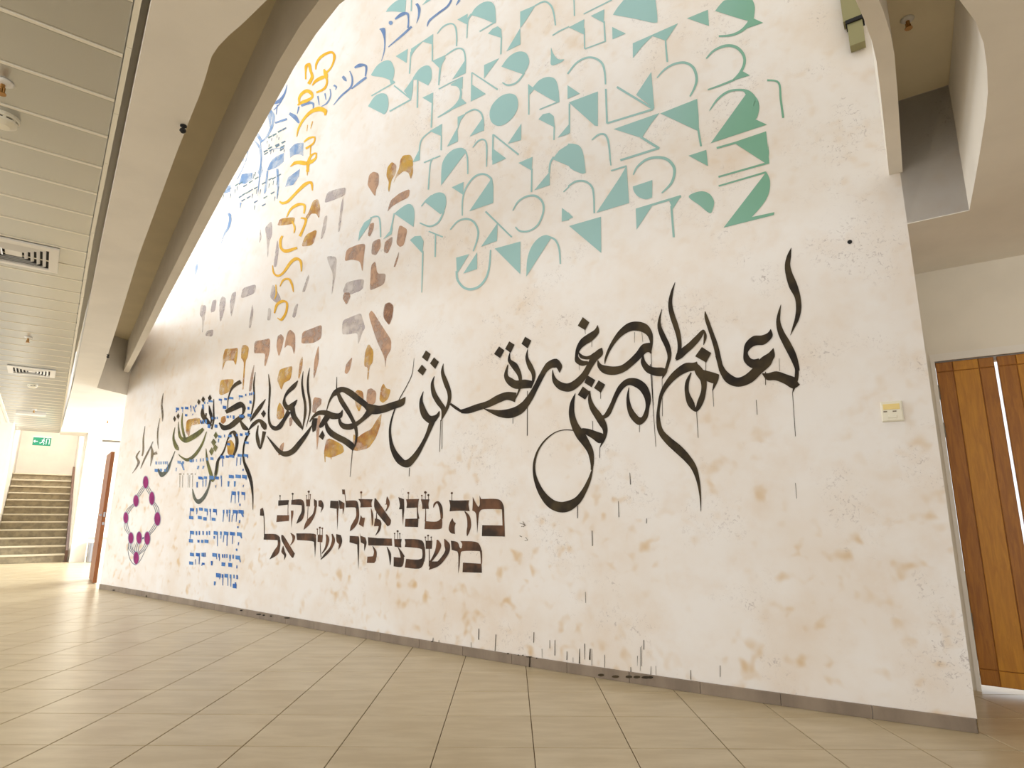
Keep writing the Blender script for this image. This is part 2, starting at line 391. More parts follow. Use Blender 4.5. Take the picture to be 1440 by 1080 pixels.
# sprinklers and detectors
def sprinkler(loc, label, r=.035):
    t = thing('sprinkler', label, 'sprinkler', loc, 'fire sprinklers in the ceilings')
    f = lambda a, b, c: Vector(loc) + Vector((a, b, -c))
    MB().lathe(f, [(r, 0), (r * 1.05, .004), (r * .75, .012), (r * .45, .014)], 20).done('rosette', 'white_metal', t, smooth=True)
    MB().lathe(f, [(.009, .012), (.009, .03), (.005, .034), (.005, .05)], 10).done('nozzle', 'brass', t)
    mb = MB()
    for sx in (1, -1): mb.box(lambda a, b, c: f(a * sx, b, c), .008, .013, -.003, .003, .03, .055)
    mb.done('yoke', 'brass', t); MB().lathe(f, [(.018, .055), (.018, .058)], 12).done('deflector', 'brass', t)
def detector(loc, label, r=.055):
    t = thing('smoke_detector', label, 'detector', loc, 'round smoke detectors on the slatted ceiling')
    f = lambda a, b, c: Vector(loc) + Vector((a, b, -c))
    MB().lathe(f, [(r, 0), (r, .014), (r * .95, .018)], 24).done('base', 'ivory', t, smooth=False)
    MB().lathe(f, [(r * .8, .018), (r * .8, .026)], 24).done('slot_ring', 'black', t)
    MB().lathe(f, [(r * .93, .026), (r * .9, .036), (r * .55, .048), (r * .5, .05)], 24).done('cap', 'ivory', t, smooth=False)
    for i in range(8):
        c, s = math.cos(i * math.pi / 4), math.sin(i * math.pi / 4)
        MB().box(lambda a, b, z: f(a * c - b * s, a * s + b * c, z), r * .78, r * .9, -.006, .006, .018, .027).done('rib', 'ivory', t)
sprinkler(K(3.061, -.351, ZS), 'sprinkler with a pale rosette beside the nearest smoke detector'); detector(K(3.36, -.36, ZS), 'ivory smoke detector at the left picture edge, nearest the camera', .06)
sprinkler(K(7.827, -.315, ZS), 'small brass sprinkler between the two air diffusers'); detector(K(10.85, -.297, ZS), 'smoke detector just past the farther air diffuser', .06)
sprinkler(K(13.57, -.291, ZS), 'sprinkler farthest along the slatted ceiling, near the stairs')
sprinkler(K(13.8, .83, ZC), 'sprinkler in the white ceiling above the open door')
sprinkler(W(-.115, .72, ZT), 'sprinkler hanging in the shaded recess at upper right', .03)
def eyelet(loc, label):
    t = thing('cable_hook', label, 'hook', loc, 'dark hooks on the ceiling edge')
    f = lambda a, b, c: Vector(loc) + Vector((a, b, -c))
    MB().lathe(f, [(.014, 0), (.014, .006), (.006, .01), (.006, .02)], 12).done('plate', 'black', t); MB().lathe(f, [(.012, .02), (.014, .028), (.008, .036)], 12).done('knob', 'black', t)
eyelet(K(2.83, .292, ZC), 'small dark hook under the curved ceiling edge, upper left'); eyelet(K(7.9, .39, ZC), 'small dark hook under the ceiling edge farther down the corridor')

# ---------------------------------------------------------------- door wall on the right
ND = -.94
lint = MB().box(W, -5, 0, ND - .15, ND, 2.155, ZC); lint.box(W, -5, -1.75, ND - .15, ND, 0, 2.155).box(W, -.045, 0., ND - .15, ND, 0, 2.155)
struct(lint.done('wall_right', 'cream_plaster'))
fr = struct(MB().box(W, -1.79, -.03, ND, ND + .012, 2.105, 2.155).box(W, -1.75, -.05, ND - .10, ND - .05, 2.08, 2.156).box(W, -.0535, -.03, ND - .1, ND + .012, 0.0, 2.105).done('trim_2', 'beige_plaster'))
def leaf(idx, u0, u1, hinge):
    d = struct(MB().box(W, u0, u1, ND - .045, ND - .014, .035, 2.098).done('door_%d' % idx, 'dark_oak'))
    w = u1 - u0; a, b = u0 + w * .26, u1 - w * .3
    f = lambda name, m_, x0, x1, z0, z1: MB().chamfer_box(lambda u, z, n: W(u, n, z), x0 + .002, x1 - .002, z0 + .002, z1 - .002, ND - .016, ND - .006, .0025).done(name, m_, d)
    for z0, z1 in ((.036, .13), (.13, 2.03), (2.03, 2.097)):
        f('stile' if z1 - z0 > 1 else 'rail', 'dark_oak', u0, a, z0, z1); f('panel' if z1 - z0 > 1 else 'rail', 'oak', a, b, z0, z1); f('stile' if z1 - z0 > 1 else 'rail', 'dark_oak', b, u1, z0, z1)
    if hinge:
        for z in (1.84, 1.58, .36):
            mb = MB(); mb.lathe(lambda p, q, c: W(u1 + .004 + p, ND + .002 + q, z + c), [(.008, 0), (.008, .1)], 10)
            for e in range(5): mb.lathe(lambda p, q, c: W(u1 + .004 + p, ND + .002 + q, z + c), [(.0095, .003 + e * .02), (.0095, .017 + e * .02)], 10)
            h = mb.done('hinge', 'steel_hinge', d)
leaf(1, -.375, -.056, True); leaf(2, -.712, -.392, False); leaf(3, -1.045, -.72, False); leaf(4, -1.38, -1.05, False); leaf(5, -1.72, -1.386, False)

# thermostat on the painted wall, cable hole, olive housing up high
u0, u1, z0, z1 = .143, .247, 1.585, 1.70
th = thing('thermostat', 'small ivory thermostat with a yellow strip on the cream wall', 'thermostat', W((u0 + u1) / 2, 0, z0))
fz = lambda u, z, n: W(u, n + bow(u), z)
MB().chamfer_box(fz, u0, u1, z0, z1, 0, .026, .006).done('case', 'ivory', th)
MB().chamfer_box(fz, u0 + .012, u1 - .012, z1 - .048, z1 - .016, .026, .029, .001).done('label_strip', 'yellow_label', th)
mb = MB()
for c in (u0 + .03, u0 + .075): mb.box(fz, c, c + .018, z1 - .062, z1 - .056, .026, .028)
mb.done('slot', 'steel_hinge', th)
MB().chamfer_box(fz, u0 + .03, u1 - .03, z0 + .018, z0 + .035, .026, .030, .002).done('button', 'ivory', th)
ch = thing('cable_hole', 'small black cable hole in the wall below the ceiling corner', 'hole', W(.303, bow(.3), 2.70))
f = lambda a, b, c: W(.303 + a, bow(.3) + c, 2.71 + b)
MB().lathe(f, [(.013, .0), (.013, .004), (.009, .005)], 14).done('grommet', 'black', ch)
hz = thing('metal_housing', 'olive metal housing fixed high on the wall behind the plaster rib', 'housing', W(.13, 0, 4.0))
MB().box(W, .085, .17, .03, .10, 4.0, 4.16).done('lower_box', 'olive_metal', hz); MB().box(W, .075, .178, .03, .112, 4.16, 4.185).done('collar', 'black', hz); MB().box(W, .08, .19, .03, .107, 4.185, 4.9).done('upper_box', 'olive_metal', hz)

# ---------------------------------------------------------------- far end of the corridor
leafd = thing('open_door', 'brown wooden door standing open at the far end of the painted wall', 'door', K(11.4, .81, 0))
MB().box(K, 11.35, 12.2, .788, .838, .012, 1.975).done('door_panel', 'red_oak', leafd)
mb = MB(); mb.box(K, 11.342, 11.35, .80, .826, .98, 1.05).box(K, 11.342, 11.35, .80, .826, .86, .90); mb.done('lock_plate', 'chrome', leafd)
mb = MB(); mb.box(K, 11.40, 11.43, .77, .788, .99, 1.02).box(K, 11.40, 11.52, .752, .77, .995, 1.015); mb.done('handle', 'chrome', leafd)
# stairs
S0, RUN, RISE, TL, TR = 16.5, .28, .1655, -.62, .575
st = thing('staircase', 'broad stone staircase rising at the far end of the corridor', 'staircase', K(S0, 0, 0))
for i in range(12):
    z = RISE * (i + 1); s = S0 + RUN * i
    MB().box(K, s, s + RUN + .01, TL, TR, z - RISE + (0 if i else .001), z - .03).done('riser', 'step', st)
    MB().chamfer_box(K, s - .025, s + RUN + .01, TL, TR, z - .03, z, .006).done('tread', 'step_edge', st)
MB().box(K, S0 + 12 * RUN, S0 + 12 * RUN + 1.3, TL, TR, 0, 12 * RISE - .002).done('landing', 'step', st)
mb = MB()
k = len(mb.V)
for t in (TR + .004, TR + .05):
    for s, z in ((S0 - .03, .0), (S0 - .03, .24), (S0 + 12 * RUN, 12 * RISE + .22), (S0 + 12 * RUN, 12 * RISE)): mb.V.append(K(s, t, z))
mb.F += [(0, 1, 2, 3), (4, 5, 6, 7), (0, 4, 5, 1), (1, 5, 6, 2), (2, 6, 7, 3), (3, 7, 4, 0)]
mb.done('stringer', 'dark_rail', st)
struct(MB().box(K, 21.2, 21.4, -1.2, 1.0, 0, 4.5).done('wall_far', 'cream_plaster'))
struct(MB().box(K, 15.9, 21.2, TL - .22, TL - .01, 0, 4.5).done('wall_left', 'white_plaster'))
struct(MB().box(K, 16.55, 21.2, TR + .055, TR + .12, 0, 4.5).done('wall_stair', 'white_plaster'))
struct(MB().box(K, 16.3, 16.62, .66, .93, 0, ZC).done('column', 'white_plaster'))
struct(MB().box(K, 18.2, 18.35, .695, 4.2, 0, ZC).done('wall_end', 'cream_plaster'))
struct(MB().box(K, 17.2, 21.4, .7, 4.2, ZC + .05, ZC + .2).box(K, 16.9, 21.4, -1.2, .7, 4.45, 4.6).box(K, 17.2, 17.3, -1.2, .7, ZC + .06, 4.45).done('ceiling_far', 'white_plaster'))
mb = MB().box(K, -3.95, 15.9, -4.0, -3.85, 0, .4).box(K, -3.95, 15.9, -4.0, -3.85, 2.6, ZC + .05)
for i in range(9): mb.box(K, -3.95 + i * 2.48, -3.85 + i * 2.48, -4., -3.85, .4, 2.6)
struct(mb.done('wall_window', 'white_plaster'))
bn = thing('waste_bin', 'shiny steel waste bin on the floor beside the white column', 'bin', K(16.2, 1.06, 0))
f = lambda a, b, c: K(16.2 + a, 1.06 + b, c)
MB().lathe(f, [(.10, .0), (.115, .01), (.115, .40), (.11, .40), (.11, .05)], 24).done('body', 'chrome', bn, smooth=False); MB().lathe(f, [(.118, .40), (.118, .42), (.09, .44), (.06, .445)], 24).done('lid', 'white_metal', bn)
ct = thing('wall_shelf', 'white shelf against the cream end wall above the steel bin', 'shelf', K(18.1, 1.3, .6))
MB().box(K, 17.9, 18.195, .94, 1.9, .72, .77).done('board', 'white_metal', ct); MB().box(K, 17.95, 18.195, .96, 1.88, .45, .72).done('apron', 'white_metal', ct)
# exit sign
es = thing('exit_sign', 'green exit sign with white running figure hanging before the stairs', 'sign', K(16.45, -.13, 2.42))
MB().box(K, 16.44, 16.47, -.285, .025, 2.43, 2.60).done('panel', 'exit_green', es)
MB().box(K, 16.43, 16.48, -.29, .03, 2.60, 2.625).done('bracket', 'white_metal', es)
fs = lambda t, z, s: K(16.438 - s, t, z)
mb = MB(); mb.lathe(lambda a, b, c: fs(-.10 + a, 2.575 + b, c), [(.012, 0), (.012, .002)], 10)
def bar(x0, z0_, x1, z1_, w):
    dx, dz = x1 - x0, z1_ - z0_; l = math.hypot(dx, dz); nx, nz = -dz / l * w / 2, dx / l * w / 2; k = len(mb.V)
    for s in (0, .002):
        for x, z in ((x0 + nx, z0_ + nz), (x1 + nx, z1_ + nz), (x1 - nx, z1_ - nz), (x0 - nx, z0_ - nz)): mb.V.append(fs(x, z, s))
    mb.F.extend([(k, k + 1, k + 2, k + 3), (k + 4, k + 5, k + 6, k + 7)] + [(k + i, k + (i + 1) % 4, k + 4 + (i + 1) % 4, k + 4 + i) for i in range(4)])
for q in ((-.105, 2.56, -.12, 2.51, .022), (-.12, 2.51, -.09, 2.48, .014), (-.09, 2.48, -.10, 2.45, .012), (-.12, 2.51, -.15, 2.48, .014), (-.15, 2.48, -.17, 2.485, .012), (-.105, 2.55, -.08, 2.52, .01), (-.11, 2.55, -.14, 2.545, .01)): bar(*q)
mb.done('running_figure', 'glow_white', es)
mb = MB(); bar(-.055, 2.46, -.055, 2.58, .012); bar(-.055, 2.58, -.005, 2.58, .012); bar(-.005, 2.58, -.005, 2.46, .012); mb.done('doorway_mark', 'glow_white', es)
mb = MB(); bar(-.27, 2.515, -.2, 2.515, .016); bar(-.27, 2.515, -.245, 2.54, .014); bar(-.27, 2.515, -.245, 2.49, .014); mb.done('arrow_mark', 'glow_white', es)
MB().box(K, 13.9, 14.1, -.55, -.12, ZS - .05, ZS - .001).done('ceiling_lamp', 'white_metal', None, loc=K(14, -.3, ZS))
tag(D.objects['ceiling_lamp'], 'flat white lamp strip on the slatted ceiling before the stairs', 'lamp')

# ---------------------------------------------------------------- lettering painted on the wall
# control points are wall coordinates in millimetres (u along the wall, z up); r: brush ribbon, l: straight ribbon, p: outline, s: smooth outline, c: outline with eased corners
def cr(p0, p1, p2, p3, t):
    return tuple(.5 * (2 * b + (c - a) * t + (2 * a - 5 * b + 4 * c - d) * t * t + (3 * b - a - 3 * c + d) * t ** 3) for a, b, c, d in zip(p0, p1, p2, p3))
def ease(P):
    """curve the obtuse runs of an outline, keep its sharp corners"""
    n = len(P); sharp = []
    for i in range(n):
        a, b, c = P[i - 1], P[i], P[(i + 1) % n]; v = (b[0] - a[0], b[1] - a[1]); w = (c[0] - b[0], c[1] - b[1])
        l = (math.hypot(*v) * math.hypot(*w)) or 1; sharp.append((v[0] * w[0] + v[1] * w[1]) / l < .62)
    out = []
    for i in range(n):
        j = (i + 1) % n; out.append(P[i])
        if sharp[i] and sharp[j]: continue
        a = P[i] if sharp[i] else P[i - 1]; d = P[j] if sharp[j] else P[(j + 1) % n]
        for e in (.25, .5, .75): out.append(cr(a, P[i], P[j], d, e))
    return out
def letter(name, material, shapes, parent, lift):
    V, F = [], []
    put = lambda u, z: V.append(W(u / 1000, bow(u / 1000) + lift, z / 1000))
    for sh in shapes:
        kind = sh[0]; v = [int(q) for q in sh[1:].split()]; k = len(V)
        if kind in 'rl':
            pts = [tuple(v[i:i + 4]) for i in range(0, len(v), 4)]
            if kind == 'r':
                q = []
                for i in range(len(pts) - 1):
                    a, b, c, d = pts[max(i - 1, 0)], pts[i], pts[i + 1], pts[min(i + 2, len(pts) - 1)]
                    for e in range(5): q.append(cr(a, b, c, d, e / 5))
                pts = q + [pts[-1]]
            for a, b, c, d in pts: put(a, b); put(c, d)
            F += [(k + 2 * i, k + 2 * i + 1, k + 2 * i + 3, k + 2 * i + 2) for i in range(len(pts) - 1)]
        else:
            pts = [tuple(v[i:i + 2]) for i in range(0, len(v), 2)]; n = len(pts)
            if kind == 's':
                q = []
                for i in range(n):
                    for e in range(4): q.append(cr(pts[i - 1], pts[i], pts[(i + 1) % n], pts[(i + 2) % n], e / 4))
                pts = q
            if kind == 'p' and n >= 6: pts = ease(pts)
            if kind == 'c':
                for _ in range(2): pts = [tuple(p[i] * (1 - w) + q_[i] * w for i in (0, 1)) for p, q_ in zip(pts, pts[1:] + pts[:1]) for w in (.16, .84)]
            for a, b in pts: put(a, b)
            F.append(tuple(range(k, len(V))))
    o = D.objects.new(name, D.meshes.new(name)); COL.objects.link(o); o.parent = parent
    b = base_of(parent); o.data.from_pydata([p - b for p in V], [], F); o.data.materials.append(MT[material])
    bm = bmesh.new(); bm.from_mesh(o.data)
    for f_ in bm.faces:
        if f_.normal.dot(WN) < 0: f_.normal_flip()
    bmesh.ops.triangulate(bm, faces=[f_ for f_ in bm.faces if len(f_.verts) > 4], ngon_method='EAR_CLIP')
    bm.to_mesh(o.data); bm.free(); return o
INSCRIPTIONS = {
    'wash': ('watercolor_lettering', 'large brown and gold watercolour Hebrew letters, blotchy and overlapping', .0016),
    'teal': ('teal_lettering', 'geometric teal green Hebrew letters filling the upper wall', .0020),
    'cursive': ('blue_script', 'pale blue cursive Hebrew and washy marks on the upper wall by the rib', .0024),
    'yellow': ('yellow_script', 'yellow brush lettering running down the wall in a column', .0030),
    'brown': ('brown_lettering', 'two lines of dark brown ornamental Hebrew letters low on the wall', .0020),
    'arabic': ('arabic_calligraphy', 'long black Arabic calligraphy swept across the middle of the wall with drips', .0034),
    'block': ('blue_lettering', 'small blue square Hebrew text stacked at the lower far side of the wall', .0040),
    'note': ('sepia_note', 'tiny faint sepia handwriting beside the blue text', .0044),
    'tree': ('circle_diagram', 'diagram of plum discs joined by grey lines near the open door', .0020),
    'splash': ('paint_splash', 'black paint splashes along the grey skirting tiles', .0150),
}
